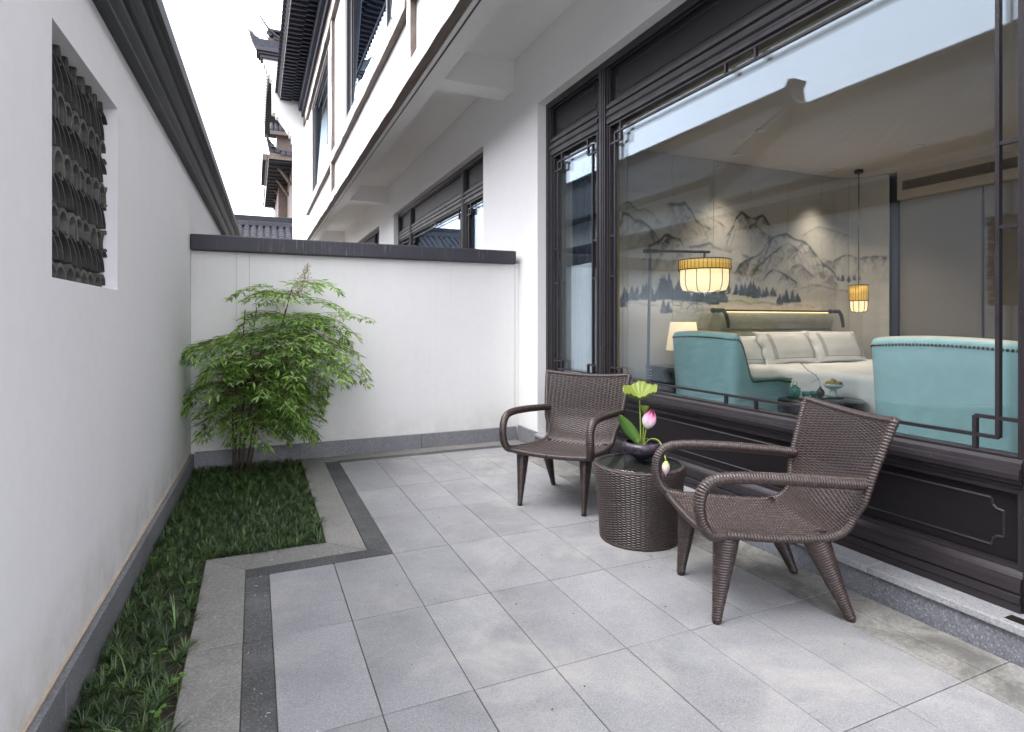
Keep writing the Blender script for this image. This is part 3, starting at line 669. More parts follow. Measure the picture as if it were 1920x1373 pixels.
def ridge(pts, a=0.8, depth=0.28, wl=0.010, tex=0.5, seed=1):
    global ink
    P = np.array(pts); xr = np.clip(CXg, P[0, 0], P[-1, 0]); zr = np.interp(xr, P[:, 0], P[:, 1]) + 0.020*(fbm(CXg*9, CXg*0, seed)-0.5)+0.010*(fbm(CXg*40, CXg*0, seed+5)-0.5)
    inside = smoothstep((CXg-P[0, 0])/0.10+0.5)*smoothstep((P[-1, 0]-CXg)/0.10+0.5)*(CXg > P[0, 0]-0.05)*(CXg < P[-1, 0]+0.05)
    d = zr-CZg
    wob = 0.35+1.1*smoothstep((fbm(CXg*6, CZg*6, seed+9)-0.35)*2.5)
    line = np.exp(-(d/wl)**2)*a*wob
    ink = ink*(1-inside*(d > 0)*np.exp(-np.clip(d, 0, 9)/(depth*0.8))*0.75)       # a nearer hill covers what is behind
    st = fbm(CXg*16+d*14, d*7, seed+3, 3); st2 = fbm(CXg*34-d*20, d*13, seed+4, 3)
    strokes = smoothstep((st-0.52)*7)*0.6+smoothstep((st2-0.56)*8)*0.5
    body = (d > 0)*np.exp(-np.clip(d, 0, 9)/depth)*tex*strokes*1.25 + (d > 0)*np.exp(-np.clip(d, 0, 9)/(depth*0.6))*0.30*tex*fbm(CXg*5, CZg*5, seed+21)
    ink = np.maximum(ink, line*inside)+body*inside*0.85
RG = dict(
    m10=[(5.593,2.181),(5.667,2.216),(5.741,2.253),(5.862,2.292),(6.015,2.281),(6.171,2.248),(6.395,2.196)],
    m1=[(3.0,2.16),(3.113,2.199),(3.155,2.29),(3.197,2.338),(3.251,2.36),(3.287,2.333),(3.315,2.299),(3.369,2.28),(3.435,2.303),(3.49,2.284),(3.545,2.266),(3.586,2.215),(3.624,2.181)],
    m4=[(4.199,2.411),(4.261,2.448),(4.348,2.404),(4.41,2.389),(4.499,2.358),(4.602,2.326)],
    m3=[(3.731,2.372),(3.784,2.373),(3.853,2.386),(3.935,2.408),(3.971,2.364),(4.006,2.339),(4.042,2.285),(4.078,2.231),(4.151,2.189),(4.273,2.159)],
    m3b=[(4.078,2.325),(4.151,2.321),(4.249,2.281),(4.298,2.256),(4.373,2.232),(4.448,2.199)],
    m2=[(3.0,2.06),(3.113,2.084),(3.145,2.13),(3.166,2.158),(3.187,2.239),(3.229,2.239),(3.261,2.231),(3.326,2.178),(3.38,2.191),(3.424,2.176),(3.49,2.135),(3.568,2.068),(3.601,2.024)],
    m5=[(4.461,2.103),(4.524,2.155),(4.571,2.217),(4.602,2.287),(4.653,2.33),(4.692,2.363),(4.745,2.341),(4.785,2.32),(4.851,2.305),(4.918,2.326),(4.986,2.355),(5.026,2.328),(5.068,2.28),(5.137,2.234)],
    m5b=[(4.785,2.221),(4.851,2.255),(4.918,2.23),(4.999,2.175),(5.068,2.139),(5.123,2.122)],
    m6=[(3.435,1.816),(3.468,1.881),(3.479,1.936),(3.557,1.976),(3.635,2.017),(3.681,2.056),(3.726,2.077),(3.784,2.044),(3.865,2.03),(3.9,1.985),(3.924,1.921)],
    m7=[(3.959,1.96),(4.102,1.977),(4.175,1.994),(4.249,2.014),(4.323,1.979),(4.398,1.964),(4.499,1.946),(4.627,1.995),(4.706,1.92),(4.798,1.891)],
    m9=[(5.923,1.924),(6.077,1.905),(6.171,1.945),(6.266,1.971),(6.395,1.977),(6.558,1.94),(6.691,1.95),(6.827,1.963),(7.069,1.934)],
    m8=[(4.602,1.73),(4.64,1.79),(4.706,1.841),(4.811,1.886),(4.891,1.909),(4.958,1.956),(4.999,1.994),(5.04,2.057),(5.081,2.099),(5.15,2.134),(5.22,2.158),(5.333,2.171),(5.404,2.149),(5.476,2.122),(5.622,2.109),(5.711,2.051),(5.801,1.971),(5.923,1.87),(6.077,1.791),(6.171,1.703)],
    m8b=[(4.838,1.708),(4.918,1.8),(4.999,1.854),(5.109,1.939),(5.248,2.027),(5.361,2.074),(5.476,2.039),(5.593,1.962)],
    m8d=[(5.333,1.724),(5.433,1.826),(5.505,1.843),(5.593,1.832),(5.711,1.757),(5.801,1.718)],
    m8c=[(4.999,1.673),(5.081,1.746),(5.15,1.779),(5.276,1.742),(5.376,1.705),(5.505,1.646)],
    h1=[(5.419,1.541),(5.564,1.585),(5.741,1.632),(5.923,1.615),(6.14,1.577),(6.558,1.564)],
    h2=[(4.499,1.425),(4.653,1.437),(4.811,1.409),(4.972,1.421),(5.192,1.394),(5.419,1.417),(5.771,1.379)],
    h3=[(3.0,1.34),(3.3,1.40),(3.6,1.37),(3.9,1.30),(4.2,1.33),(4.45,1.36)])
AA = dict(m10=(.30, .10, .25), m1=(.55, .20, .35), m4=(.5, .12, .25), m3=(.75, .22, .7), m3b=(.6, .1, .3), m2=(.85, .18, .55), m5=(.95, .14, .9), m5b=(.8, .07, .9),
          m6=(.85, .20, .9), m7=(.65, .14, .35), m9=(.55, .16, .65), m8=(.9, .24, .75), m8b=(.75, .16, .7), m8d=(.75, .1, .65), m8c=(.8, .1, .75), h1=(.4, .05, .3), h2=(.35, .05, .3), h3=(.3, .08, .2))
for i, (k_, pts) in enumerate(RG.items()):
    a, dp, tx = AA[k_]; ridge(pts, a, dp, 0.013 if a > 0.6 else 0.010, tx, 11+i*17)
blue = np.zeros_like(ink)
def tree(xc, zb, h, dens=0.85):
    w_ = h*0.42; t_ = (CZg-zb)/h; n_ = fbm(CXg*60, CZg*60, int(xc*100) % 50, 2)
    half = w_*(1-np.clip(t_, 0, 1))*(0.45+0.9*n_)
    m = (t_ > -0.05)*(t_ < 1)*smoothstep((half-np.abs(CXg-xc))/0.012+0.5)
    np.maximum(blue, m*dens*(0.75+0.5*n_), out=blue)
for (a, b, h) in [(3.134, 1.353, 0.143), (3.261, 1.417, 0.114), (3.348, 1.436, 0.095), (3.479, 1.429, 0.133), (3.568, 1.449, 0.162), (3.681, 1.46, 0.209), (3.772, 1.443, 0.152), (3.888, 1.444, 0.171), (4.006, 1.437, 0.152), (4.102, 1.429, 0.133), (4.199, 1.411, 0.171), (4.298, 1.413, 0.181), (4.398, 1.433, 0.152), (3.715, 1.313, 0.114), (4.55, 1.513, 0.057), (4.627, 1.509, 0.086), (4.732, 1.497, 0.095), (4.838, 1.489, 0.143), (4.918, 1.481, 0.114), (5.026, 1.493, 0.095), (5.137, 1.505, 0.076), (5.22, 1.425, 0.086), (5.333, 1.426, 0.124), (5.447, 1.438, 0.105), (5.534, 1.439, 0.076), (6.234, 1.688, 0.053), (6.362, 1.68, 0.049), (6.492, 1.69, 0.038)]:
    for q in range(4): tree(a+random.uniform(-.06, .06), b+random.uniform(-.02, .01), h*random.uniform(.55, 1.1)+0.02, 0.85+0.15*random.random())
def seg(x0, z0, x1, z1, a=0.55, w_=0.004):
    global ink
    d = np.array([x1-x0, z1-z0]); L2 = d@d; t_ = np.clip(((CXg-x0)*d[0]+(CZg-z0)*d[1])/L2, 0, 1)
    ink = np.maximum(ink, a*np.exp(-(((CXg-x0-t_*d[0])**2+(CZg-z0-t_*d[1])**2)/w_**2)))
for hx, hz, s_ in ((3.80, 1.33, 1.0), (3.99, 1.34, 1.25), (4.06, 1.28, 1.3), (4.17, 1.35, 1.1)):
    W_ = 0.075*s_; seg(hx-W_, hz, hx-W_, hz+.045*s_); seg(hx+W_, hz, hx+W_, hz+.045*s_); seg(hx-W_, hz, hx+W_, hz, .3)
    seg(hx-W_*1.15, hz+.045*s_, hx-W_*.5, hz+.085*s_, .8); seg(hx-W_*.5, hz+.085*s_, hx+W_*.8, hz+.085*s_, .7); seg(hx+W_*.8, hz+.085*s_, hx+W_*1.15, hz+.045*s_, .6); seg(hx-W_*.1, hz+.045*s_, hx-W_*.5, hz+.085*s_, .6); seg(hx-W_*.1, hz+.045*s_, hx+W_*1.15, hz+.045*s_, .6)
ink = np.clip(ink, 0, 1); blue = np.clip(blue, 0, 1)
ink = np.clip(ink*1.25+0.10*smoothstep((fbm(CXg*1.1, CZg*4, 91)-0.45)*4)*(CZg > 1.45)*(CZg < 2.5), 0, 0.92); paper = np.array([0.54, 0.53, 0.51]); inkc = np.array([0.045, 0.05, 0.062]); bluec = np.array([0.030, 0.045, 0.080])
tone = 0.93+0.10*fbm(CXg*3, CZg*30, 77)+0.05*(fbm(CXg*60, CZg*60, 78, 2)-0.5)
img = paper[None, None]*tone[..., None]*(1+0.18*smoothstep(1-np.abs(CZg-1.15)/0.9))[..., None]
img = img*(1-ink[..., None])+inkc*ink[..., None]; img = img*(1-blue[..., None])+bluec*blue[..., None]
arc = [(5.95, 4.60), (6.12, 4.588), (6.26, 4.535), (6.38, 4.44), (6.465, 4.30), (6.512, 4.135)]
def wall_pt(s):
    if s <= 5.95: return (s, 4.60)
    L = [0]; 
    for p, q in zip(arc, arc[1:]): L.append(L[-1]+math.dist(p, q))
    t_ = min(s-5.95, L[-1]); P = np.array(arc); return (float(np.interp(t_, L, P[:, 0])), float(np.interp(t_, L, P[:, 1])))
seams = [3.085, 3.24, 3.77, 4.30, 4.83, 5.36, 5.89, 6.28, 6.69]
for a, b in zip(seams, seams[1:]):
    a += 0.0025; b -= 0.0025; nu = max(8, int((b-a)/0.0085)); nv = 320
    ss = np.linspace(a, b, nu); zs = np.linspace(FZ, CZ-0.004, nv); W2 = np.array([wall_pt(s) for s in ss])
    P = np.zeros((nv, nu, 3)); P[..., 0] = W2[:, 0]; P[..., 1] = W2[:, 1]; P[..., 2] = zs[:, None]
    m = grid_mesh('mural_panel', P); xi = W2[:, 0]*4.6/W2[:, 1]
    ci = np.clip(((xi-cx0)/(cx1-cx0)*(NXC-1)), 0, NXC-1.001); ri = np.clip((zs-cz0)/(cz1-cz0)*(NZC-1), 0, NZC-1.001)
    c0 = ci.astype(int); r0 = ri.astype(int); fc = (ci-c0)[None, :, None]; fr = (ri-r0)[:, None, None]
    C_ = (img[r0][:, c0]*(1-fc)+img[r0][:, c0+1]*fc)*(1-fr)+(img[r0+1][:, c0]*(1-fc)+img[r0+1][:, c0+1]*fc)*fr
    at = m.color_attributes.new('ink', 'FLOAT_COLOR', 'POINT'); at.data.foreach_set('color', np.concatenate([C_, np.ones_like(C_[..., :1])], -1).astype(np.float32).ravel())
    o = obj('mural_panel', m, 'mural_paint', hb); sl = o.modifiers.new('thickness', 'SOLIDIFY'); sl.thickness = 0.012; sl.offset = -1 if False else 1
box_part('wall_core', 'seam_metal', hb, 3.09, 7.3, 4.64, 4.72, FZ, CZ); box_part('wall_core', 'seam_metal', hb, 6.60, 7.3, 4.21, 4.64, FZ, CZ)

# curtains gathered beside the narrow window
def curtain(name, mat, x, y0, y1, z0, z1, amp, per, label):
    n = int((y1-y0)/0.008); ys_ = np.linspace(y0, y1, n); zz = np.linspace(z0, z1, 14)
    P = np.zeros((14, n, 3)); P[..., 1] = ys_; P[..., 2] = zz[:, None]; P[..., 0] = x+amp*np.sin(ys_*2*PI/per+0.4*np.sin(zz[:, None]*1.4))+0.01*np.sin(ys_*23)
    o = obj(name, grid_mesh(name, P), mat); sl = o.modifiers.new('thickness', 'SOLIDIFY'); sl.thickness = 0.003
    tag(o, label, 'curtain'); return o
curtain('curtain', 'curtain_dark', 2.87, 4.52, 4.97, FZ+.01, 2.86, 0.035, 0.11, 'dark blue grey curtain bunched behind the narrow left window')
curtain('curtain', 'curtain_gold', 2.93, 4.26, 4.46, FZ+.01, 2.86, 0.022, 0.07, 'slim golden curtain beside the dark one behind the narrow window')
curtain('sheer_curtain', 'sheer', 2.80, 4.50, 4.85, FZ+.01, 1.75, 0.012, 0.06, 'pale blue sheer curtain in the lower half of the narrow window')

# downlights and ceiling discs
dl = None
for i, (x, y, lit, lab) in enumerate([(4.365, 4.32, 1, 'small lit downlight in the ceiling above the left end of the mural'), (5.735, 4.326, 1, 'small lit downlight in the ceiling left of the hanging lamp'), (2.90, 2.084, 1, 'small lit downlight close to the top of the large window'),
                                      (5.70, 3.42, 0, 'round unlit ceiling disc near the air vent'), (4.0, 3.70, 0, 'round unlit ceiling disc nearer the window')]):
    d = thing('downlight', lab, 'downlight', (x, y, CZ), group='ceiling fittings of the bedroom')
    MB().lathe([(0.0, -0.001), (0.030, -0.001), (0.030, -0.0035)], 20).obj('lens', 'spot_glow' if lit else 'vent_metal', d)
    MB().lathe([(0.031, -0.0005), (0.045, -0.001), (0.047, -0.006), (0.031, -0.006)], 20).obj('trim_ring', 'plastic_white', d, smooth=True)
    if lit:
        ld = bpy.data.lights.new('spot', 'SPOT'); lo = bpy.data.objects.new('downlight_beam', ld); COL.objects.link(lo); lo.parent = d; lo.location = (0, 0.0, -0.02)
        ld.energy = 34; ld.color = (1.0, 0.82, 0.64); ld.spot_size = math.radians(92); ld.spot_blend = 1.0; ld.shadow_soft_size = 0.04; lo.rotation_euler = (math.radians(-9), 0, 0)
sm = thing('smoke_alarm', 'beige smoke alarm on the bedroom ceiling near the right window post', 'smoke alarm', (4.75, 2.05, CZ))
MB().lathe([(0, 0), (0.07, 0), (0.072, -0.012), (0.055, -0.035), (0, -0.038)], 24).obj('housing', 'plastic_white', sm, smooth=True); MB().lathe([(0, -0.039), (0.018, -0.039), (0.016, -0.045), (0, -0.045)], 12).obj('sensor', 'vent_metal', sm)

def point(parent, loc, e, c, r=0.05):
    ld = bpy.data.lights.new('bulb', 'POINT'); lo = bpy.data.objects.new('bulb', ld); COL.objects.link(lo); lo.parent = parent; lo.location = loc
    ld.energy = e; ld.color = c; ld.shadow_soft_size = r
# caged lantern shade: glowing drum with thin wires and a ribbed amber collar
def lantern(parent, r, h_low, h_top, wires, ribs):
    MB().lathe([(r*0.55, 0.0), (r*0.88, 0.012), (r*0.97, 0.05), (r, 0.09), (r*0.985, h_low)], 36).obj('shade', 'lamp_shade_glow', parent, smooth=True)
    MB().lathe([(r*1.04, h_low), (r*1.05, h_low+h_top), (r*0.98, h_low+h_top), (r*0.98, h_low)], 36).obj('collar', 'lamp_amber_glow', parent, smooth=True)
    w = MB()
    for k in range(wires):
        a = 2*PI*k/wires; q = [(r*0.57, -0.006), (r*0.90, 0.004), (r*1.0, 0.05), (r*1.03, 0.10), (r*1.015, h_low)]
        w.tube([(p*math.cos(a), p*math.sin(a), z_) for p, z_ in q], 0.0035, 5)
    w.obj('cage_wires', 'bronze', parent)
    w = MB()
    for k in range(ribs):
        a = 2*PI*k/ribs; w.tube([(r*1.058*math.cos(a), r*1.058*math.sin(a), h_low), (r*1.058*math.cos(a), r*1.058*math.sin(a), h_low+h_top)], 0.0028, 4)
    w.obj('collar_ribs', 'bronze', parent)
    w = MB()
    for zz, rr in ((h_low, 1.06), (h_low+h_top, 1.06)):
        w.tube([(r*rr*math.cos(t_), r*rr*math.sin(t_), zz) for t_ in np.linspace(0, 2*PI, 37)], 0.005, 6)
    w.obj('rings', 'bronze', parent); MB().lathe([(0, h_low+h_top+.002), (r*0.99, h_low+h_top+.002)], 24).obj('top_disc', 'bronze', parent)
fl = thing('floor_lamp', 'standing lamp whose amber lantern shade hangs from a horizontal bronze arm', 'floor lamp', (2.97, 3.9, FZ))
MB().lathe([(0, 0), (0.16, 0), (0.16, 0.015), (0.02, 0.022), (0, 0.022)], 28).obj('base', 'bronze', fl, smooth=True)
plain('grey_steel', (0.16, 0.17, 0.18), 0.35, 0.6)
MB().tube([(-0.03, 0, 0.02), (0.01, 0, 1.655)], 0.013, 10).obj('pole', 'grey_steel', fl)
MB().tube([(-0.04, 0, 1.665), (0.64, 0, 1.690)], 0.012, 8).obj('arm', 'bronze', fl); MB().tube([(-0.05, 0, 1.664), (0.08, 0, 1.669)], 0.019, 8).obj('clamp', 'bronze', fl)
MB().tube([(0.585, 0, 1.68), (0.585, 0, 1.61)], 0.010, 8).obj('hanger', 'bronze', fl)
sh = bpy.data.objects.new('lamp_shade', None); COL.objects.link(sh); sh.parent = fl; sh.location = (0.585, 0, 1.345)
lantern(sh, 0.205, 0.185, 0.085, 12, 40); point(sh, (0, 0, 0.10), 80, (1.0, 0.90, 0.80), 0.12)
pl = thing('pendant_lamp', 'slender lantern lamp hanging on a black cord beside the bed', 'pendant lamp', (6.03, 4.24, 0))
MB().lathe([(0, 2.868), (0.045, 2.868), (0.045, 2.835), (0, 2.835)], 16).obj('ceiling_rose', 'seam_metal', pl); MB().tube([(0, 0, 2.84), (0, 0, 1.62)], 0.006, 6).obj('cord', 'seam_metal', pl)
sh = bpy.data.objects.new('lamp_shade', None); COL.objects.link(sh); sh.parent = pl; sh.location = (0, 0, 1.32)
lantern(sh, 0.088, 0.12, 0.17, 10, 22); point(sh, (0, 0, 0.12), 48, (1.0, 0.72, 0.44), 0.06)
tlp = thing('table_lamp', 'table lamp with a tapered cream shade glowing behind the left armchair', 'table lamp', (3.62, 4.25, 0.80))
MB().lathe([(0, 0), (0.07, 0), (0.075, 0.02), (0.05, 0.05), (0.03, 0.11), (0.02, 0.16), (0, 0.16)], 20).obj('base', 'brass', tlp, smooth=True)
MB().lathe([(0.155, 0.15), (0.115, 0.41)], 32).obj('shade', 'table_shade_glow', tlp, smooth=True); point(tlp, (0, 0, 0.28), 48, (1.0, 0.76, 0.50), 0.06)
ns = thing('nightstand', 'dark ribbed nightstand under the table lamp', 'nightstand', (3.66, 4.27, FZ))
box_part('top', 'dark_lacquer', ns, -0.26, 0.26, -0.25, 0.25, 0.64, 0.67, 0.004); q = MB(); q.box(-0.22, 0.22, -0.21, 0.21, 0.02, 0.639)
for k in range(22): q.box(-0.24, 0.24, -0.23, 0.23, 0.04+k*0.027, 0.055+k*0.027)
q.obj('body', 'dark_lacquer', ns)

# bed
bd = thing('bed', 'wide bed with white linen and a channel padded leather headboard', 'bed', (0, 0, 0))
for k in range(5):
    z0 = 0.42+k*0.178; a_ = np.linspace(0, PI, 9); pr_ = [(4.50-0.035*math.sin(t_), z0+0.088*(1-math.cos(t_))) for t_ in a_]
    MB().extr([(p, q_) for p, q_ in pr_]+[(4.575, z0+0.176), (4.575, z0)], 4.22, 5.92, 'x').obj('headboard_roll', 'headboard_leather', bd, fixn=True)
MB().extr([(4.08, FZ), (4.04, 0.8), (4.06, 1.15), (4.12, 1.30), (4.216, 1.31), (4.216, FZ)], 4.40, 4.58, 'y').obj('headboard_side', 'headboard_leather', bd, fixn=True)
MB().tube([(4.20, 4.43, 1.325), (5.95, 4.43, 1.325)], 0.010, 8).obj('rail', 'bronze', bd); box_part('light_strip', 'strip_glow', bd, 4.25, 5.9, 4.50, 4.515, 1.3115, 1.317)
for x, s_ in ((4.21, 1), (5.88, 1)):
    b = MB(); b.tube([(x-0.10, 4.39, 1.325), (x+0.02, 4.38, 1.325), (x+0.06, 4.38, 1.28), (x+0.085, 4.38, 1.20), (x+0.09, 4.38, 1.15)], [0.020, 0.022, 0.020, 0.017, 0.016], 8); b.ball((x-0.10, 4.39, 1.325), 0.028)
    b.obj('reading_light', 'seam_metal', bd, smooth=True)
box_part('bed_base', 'headboard_leather', bd, 4.36, 6.10, 2.35, 4.38, 0.22, 0.50, 0.02); 
for x in (4.45, 6.0):
    for y in (2.45, 4.25): box_part('leg', 'dark_lacquer', bd, x-0.03, x+0.03, y-0.03, y+0.03, FZ, 0.22)
box_part('mattress', 'white_linen', bd, 4.33, 6.13, 2.32, 4.38, 0.505, 0.745, 0.05, 4)
nu, nv = 110, 130; u = np.linspace(-1.22, 1.22, nu)[None, :]; v = np.linspace(-1.30, 0.86, nv)[:, None]; U_ = u+0*v; V_ = v+0*u
W_, L_ = 0.92, 0.98
du = np.clip(np.abs(U_)-W_, 0, 1); dv = np.clip(-V_-L_, 0, 1); r_ = 0.05
zx = 0.80 - np.where(du > 0, np.maximum(0, du-0.02), 0) - np.where(dv > 0, np.maximum(0, dv-0.02), 0)
xx = np.sign(U_)*(np.minimum(np.abs(U_), W_)+0.03*smoothstep(du/0.06)+0.02*du/0.3); yy = np.maximum(V_, -L_)-0.03*smoothstep(dv/0.06)
wr = fbm(U_*3+4, V_*3+4, 201, 4)-0.5; zx = zx+0.05*wr*(du == 0)+0.012*np.exp(-((V_-0.55+0.05*np.sin(U_*5))/0.05)**2); xx = xx+np.where(du > 0, 0.03*np.sin(V_*17)*np.clip(du/0.3, 0, 1), 0)
P = np.stack([5.23+xx, 3.36+yy, zx], -1); o = obj('duvet', grid_mesh('duvet', P), 'white_linen', bd); sl = o.modifiers.new('thickness', 'SOLIDIFY'); sl.thickness = 0.02
for (a, b) in ((-0.93, -0.91),):
    pass
def pillow(label, loc, rot, w_, h_, trim=True):
    p = thing('pillow', label, 'pillow', loc, group='pillows leaning on the headboard'); p.rotation_euler = rot
    def S_(nu, nv, u0, u1, v0, v1, off=0.0, side=1):
        U_, V_ = np.meshgrid(np.linspace(u0, u1, nu), np.linspace(v0, v1, nv))
        e = (1-np.abs(U_)**3.2)*(1-np.abs(V_)**3.2); th = 0.085*np.sqrt(np.clip(e, 0, 1))*(0.6+0.4*e)+0.004
        cx_ = U_*(1-0.05*(1-np.abs(U_))*V_**2-0.06*(V_**2)*(np.abs(U_) > 2)); px = w_/2*U_*(1-0.07*(1-V_**2)*np.abs(U_)**6); pz = h_/2*V_*(1-0.09*(1-U_**2)*np.abs(V_)**6)
        px = px*(1-0.03*np.cos(V_*9)*np.abs(U_)**4)
        return np.stack([px, -side*(th+off+0.006*(fbm(U_*3+9, V_*3+9, 301)-0.5)), pz], -1)
    for sd in (1, -1): obj('cushion_face', grid_mesh('cushion_face', S_(40, 28, -1, 1, -1, 1, 0, sd)), 'white_linen', p)
    if trim:
        for (u0, u1, v0, v1) in [(-.74, -.725, -.72, .72), (-.70, -.685, -.72, .72), (-.66, -.645, -.72, .72), (.645, .66, -.72, .72), (.685, .70, -.72, .72), (.725, .74, -.72, .72), (-.74, .74, -.745, -.72), (-.74, .74, .72, .735)]:
            obj('trim_stripe', grid_mesh('trim_stripe', S_(2 if u1-u0 < .1 else 30, 24 if u1-u0 < .1 else 2, u0, u1, v0, v1, 0.003)), 'taupe_trim', p)
pillow('small white pillow tucked behind at the left of the bed', (4.36, 4.22, 0.93), (math.radians(-24), 0, -0.15), 0.50, 0.32)
pillow('left one of the two large front pillows, with taupe piping', (4.78, 4.10, 0.955), (math.radians(-26), 0.0, 0.0), 0.74, 0.36)
pillow('right one of the two large front pillows, nearest the hanging lamp', (5.50, 4.12, 0.955), (math.radians(-28), 0.02, 0.0), 0.76, 0.36)

# teal wing armchairs
def armchair_meshes():
    R = {}
    plan = [(0.64, -0.37), (0.50, -0.385), (0.32, -0.39), (0.15, -0.385), (0.05, -0.365), (0.01, -0.30), (0.0, -0.15), (-0.005, 0), (0.0, 0.15), (0.01, 0.30), (0.05, 0.365), (0.15, 0.385), (0.32, 0.39), (0.50, 0.385), (0.64, 0.37)]
    C_ = catmull([(x, y, 0) for x, y in plan], 90)[:, :2]; d = np.gradient(C_, axis=0); nr = np.stack([-d[:, 1], d[:, 0]], 1)  # inward
    nr /= np.linalg.norm(nr, axis=1)[:, None]; ctr = np.array([0.4, 0]); nr *= np.sign(((ctr-C_)*nr).sum(1))[:, None]
    f = C_[:, 0]; ztop = 0.665+0.320*smoothstep(1-(f-0.055)/0.15); ztop = ztop+0.02*np.cos(C_[:, 1]/0.39*1.5)*(f < 0.06); ztop = ztop-0.02*smoothstep((f-0.45)/0.2)
    th = 0.075+0.055*smoothstep((f-0.1)/0.2)
    rows = []
    for z_ in np.linspace(0, 1, 8): 
        tz = 0.14+(ztop-0.03-0.14)*z_; ta = 0.90+0.10*np.clip(tz/0.95, 0, 1); P = C_*1.0; P = np.stack([(C_[:, 0]-0.3)*ta+0.3, C_[:, 1]*(0.86+0.14*np.clip(tz/0.9, 0, 1)), tz], 1); rows.append(P)
    for a in np.linspace(0.3, PI, 8):
        off = th/2*(1-math.cos(a)); P = np.stack([C_[:, 0]+nr[:, 0]*off, C_[:, 1]+nr[:, 1]*off, ztop-0.03+0.03*math.sin(a)*1.2+0*off], 1); rows.append(P)
    for z_ in np.linspace(0.97, 0.3, 5):
        tz = 0.14+(ztop-0.03-0.14)*z_; P = np.stack([C_[:, 0]+nr[:, 0]*th, C_[:, 1]+nr[:, 1]*th, tz], 1); rows.append(P)
    G = np.array(rows); m = grid_mesh('shell', G); m.materials.append(MATS['teal_leather']); m.materials.append(MATS['cream_leather']); nq = G.shape[1]-1; m.polygons.foreach_set('material_index', [1 if i//nq >= 9 else 0 for i in range(len(m.polygons))]); R['shell'] = m
    # end caps of the arms
    caps = MB()
    for k in (0, -1): ring = [tuple(r[k]) for r in G]; caps.add(ring, [tuple(range(len(ring)))])
    R['arm_front'] = caps.mesh('arm_front')
    n = MB(); path = rows[7]; pp, tt = resample(path, 0.019)
    for p in pp: n.ball(tuple(p+np.array([0, 0, -0.012])), 0.0085, 6, 4)
    R['nailhead_trim'] = n.mesh('nailhead_trim'); return R
AM = armchair_meshes()
def armchair(label, loc, rz):
    a = thing('armchair', label, 'armchair', loc, rz, group='teal armchairs inside the bedroom')
    obj('shell', AM['shell'], 'teal_leather', a); obj('arm_front', AM['arm_front'], 'cream_leather', a); o = obj('nailhead_trim', AM['nailhead_trim'], 'nailhead', a)
    box_part('seat_cushion', 'cream_leather', a, 0.10, 0.66, -0.27, 0.27, 0.28, 0.44, 0.04, 4); box_part('seat_frame', 'cream_leather', a, 0.05, 0.60, -0.33, 0.33, 0.13, 0.275, 0.01)
    for x, y in ((0.08, -0.28), (0.08, 0.28), (0.56, -0.28), (0.56, 0.28)): MB().tube([(x, y, 0.13), (x, y, 0.0)], [0.022, 0.014], 8).obj('leg', 'dark_lacquer', a)
    return a
armchair('teal wing armchair with nailhead edge in front of the floor lamp and bed', (3.29, 3.68, FZ), 0.0)
armchair('teal armchair seen square from behind, close to the right window post', (3.27, 1.89, FZ), 0.0)

# round lacquer table with tea things and fruit
ct = thing('coffee_table', 'round dark lacquer drum table between the two teal armchairs', 'table', (4.02, 3.14, FZ))
MB().lathe([(0, 0), (0.25, 0.0), (0.265, 0.02), (0.30, 0.30), (0.315, 0.44), (0.312, 0.475), (0.295, 0.488), (0, 0.49)], 48).obj('drum', 'dark_lacquer', ct, smooth=True)
TZ = FZ+0.4905; Rv = Vector((0.914, -0.406, 0)); Fv = Vector((0.406, 0.914, 0)); C0 = Vector((4.02, 3.14, TZ))
def at_(r, f, z=0): p = C0+Rv*r+Fv*f; return (p.x, p.y, p.z+z)
tr = MB().box(-0.21, 0.17, -0.07, 0.07, 0, 0.010).obj('tea_tray', 'dark_lacquer', None, bevel=0.003, loc=at_(-0.02, 0), rot=(0, 0, -0.30)); tag(tr, 'narrow black tray under the tea set on the round table', 'tray')
tp = thing('teapot', 'small teal teapot at the left end of the black tray', 'teapot', at_(-0.19, 0.02, 0.0105))
MB().lathe([(0, 0), (0.030, 0), (0.042, 0.02), (0.045, 0.045), (0.032, 0.072), (0.014, 0.080), (0.010, 0.09), (0, 0.092)], 20).obj('pot', 'teal_glaze', tp, smooth=True)
MB().tube([(0.03, 0, 0.06), (0.02, 0, 0.11), (-0.01, 0, 0.12), (-0.035, 0, 0.065)], 0.003, 6).obj('handle', 'brass', tp); MB().tube([(0.04, 0, 0.04), (0.062, 0, 0.062)], [0.008, 0.004], 6).obj('spout', 'teal_glaze', tp)
for lab, r, f in (('teal tea cup standing beside the teapot', -0.13, -0.035), ('teal tea cup standing next to the little vase', -0.055, -0.01)):
    o = MB().lathe([(0, 0), (0.018, 0), (0.029, 0.022), (0.031, 0.042), (0.028, 0.042), (0.024, 0.02), (0, 0.008)], 18).obj('tea_cup', 'teal_glaze', None, smooth=True, loc=at_(r, f, 0.0105)); tag(o, lab, 'cup', 'teal tea cups on the tray')
vs = thing('bud_vase', 'small dark teal vase holding one thin arching twig', 'vase', at_(-0.01, -0.02, 0.0105))
MB().lathe([(0, 0), (0.018, 0), (0.030, 0.02), (0.031, 0.038), (0.020, 0.058), (0.008, 0.072), (0.009, 0.082), (0, 0.082)], 18).obj('vase_body', 'dark_lacquer', vs, smooth=True)
q = MB(); tw = catmull([(0, 0, 0.07), (-0.015, 0, 0.13), (-0.06, 0.01, 0.18), (-0.13, 0.02, 0.22), (-0.19, 0.02, 0.27)], 24); q.tube([tuple(p) for p in tw], 0.0018, 4)
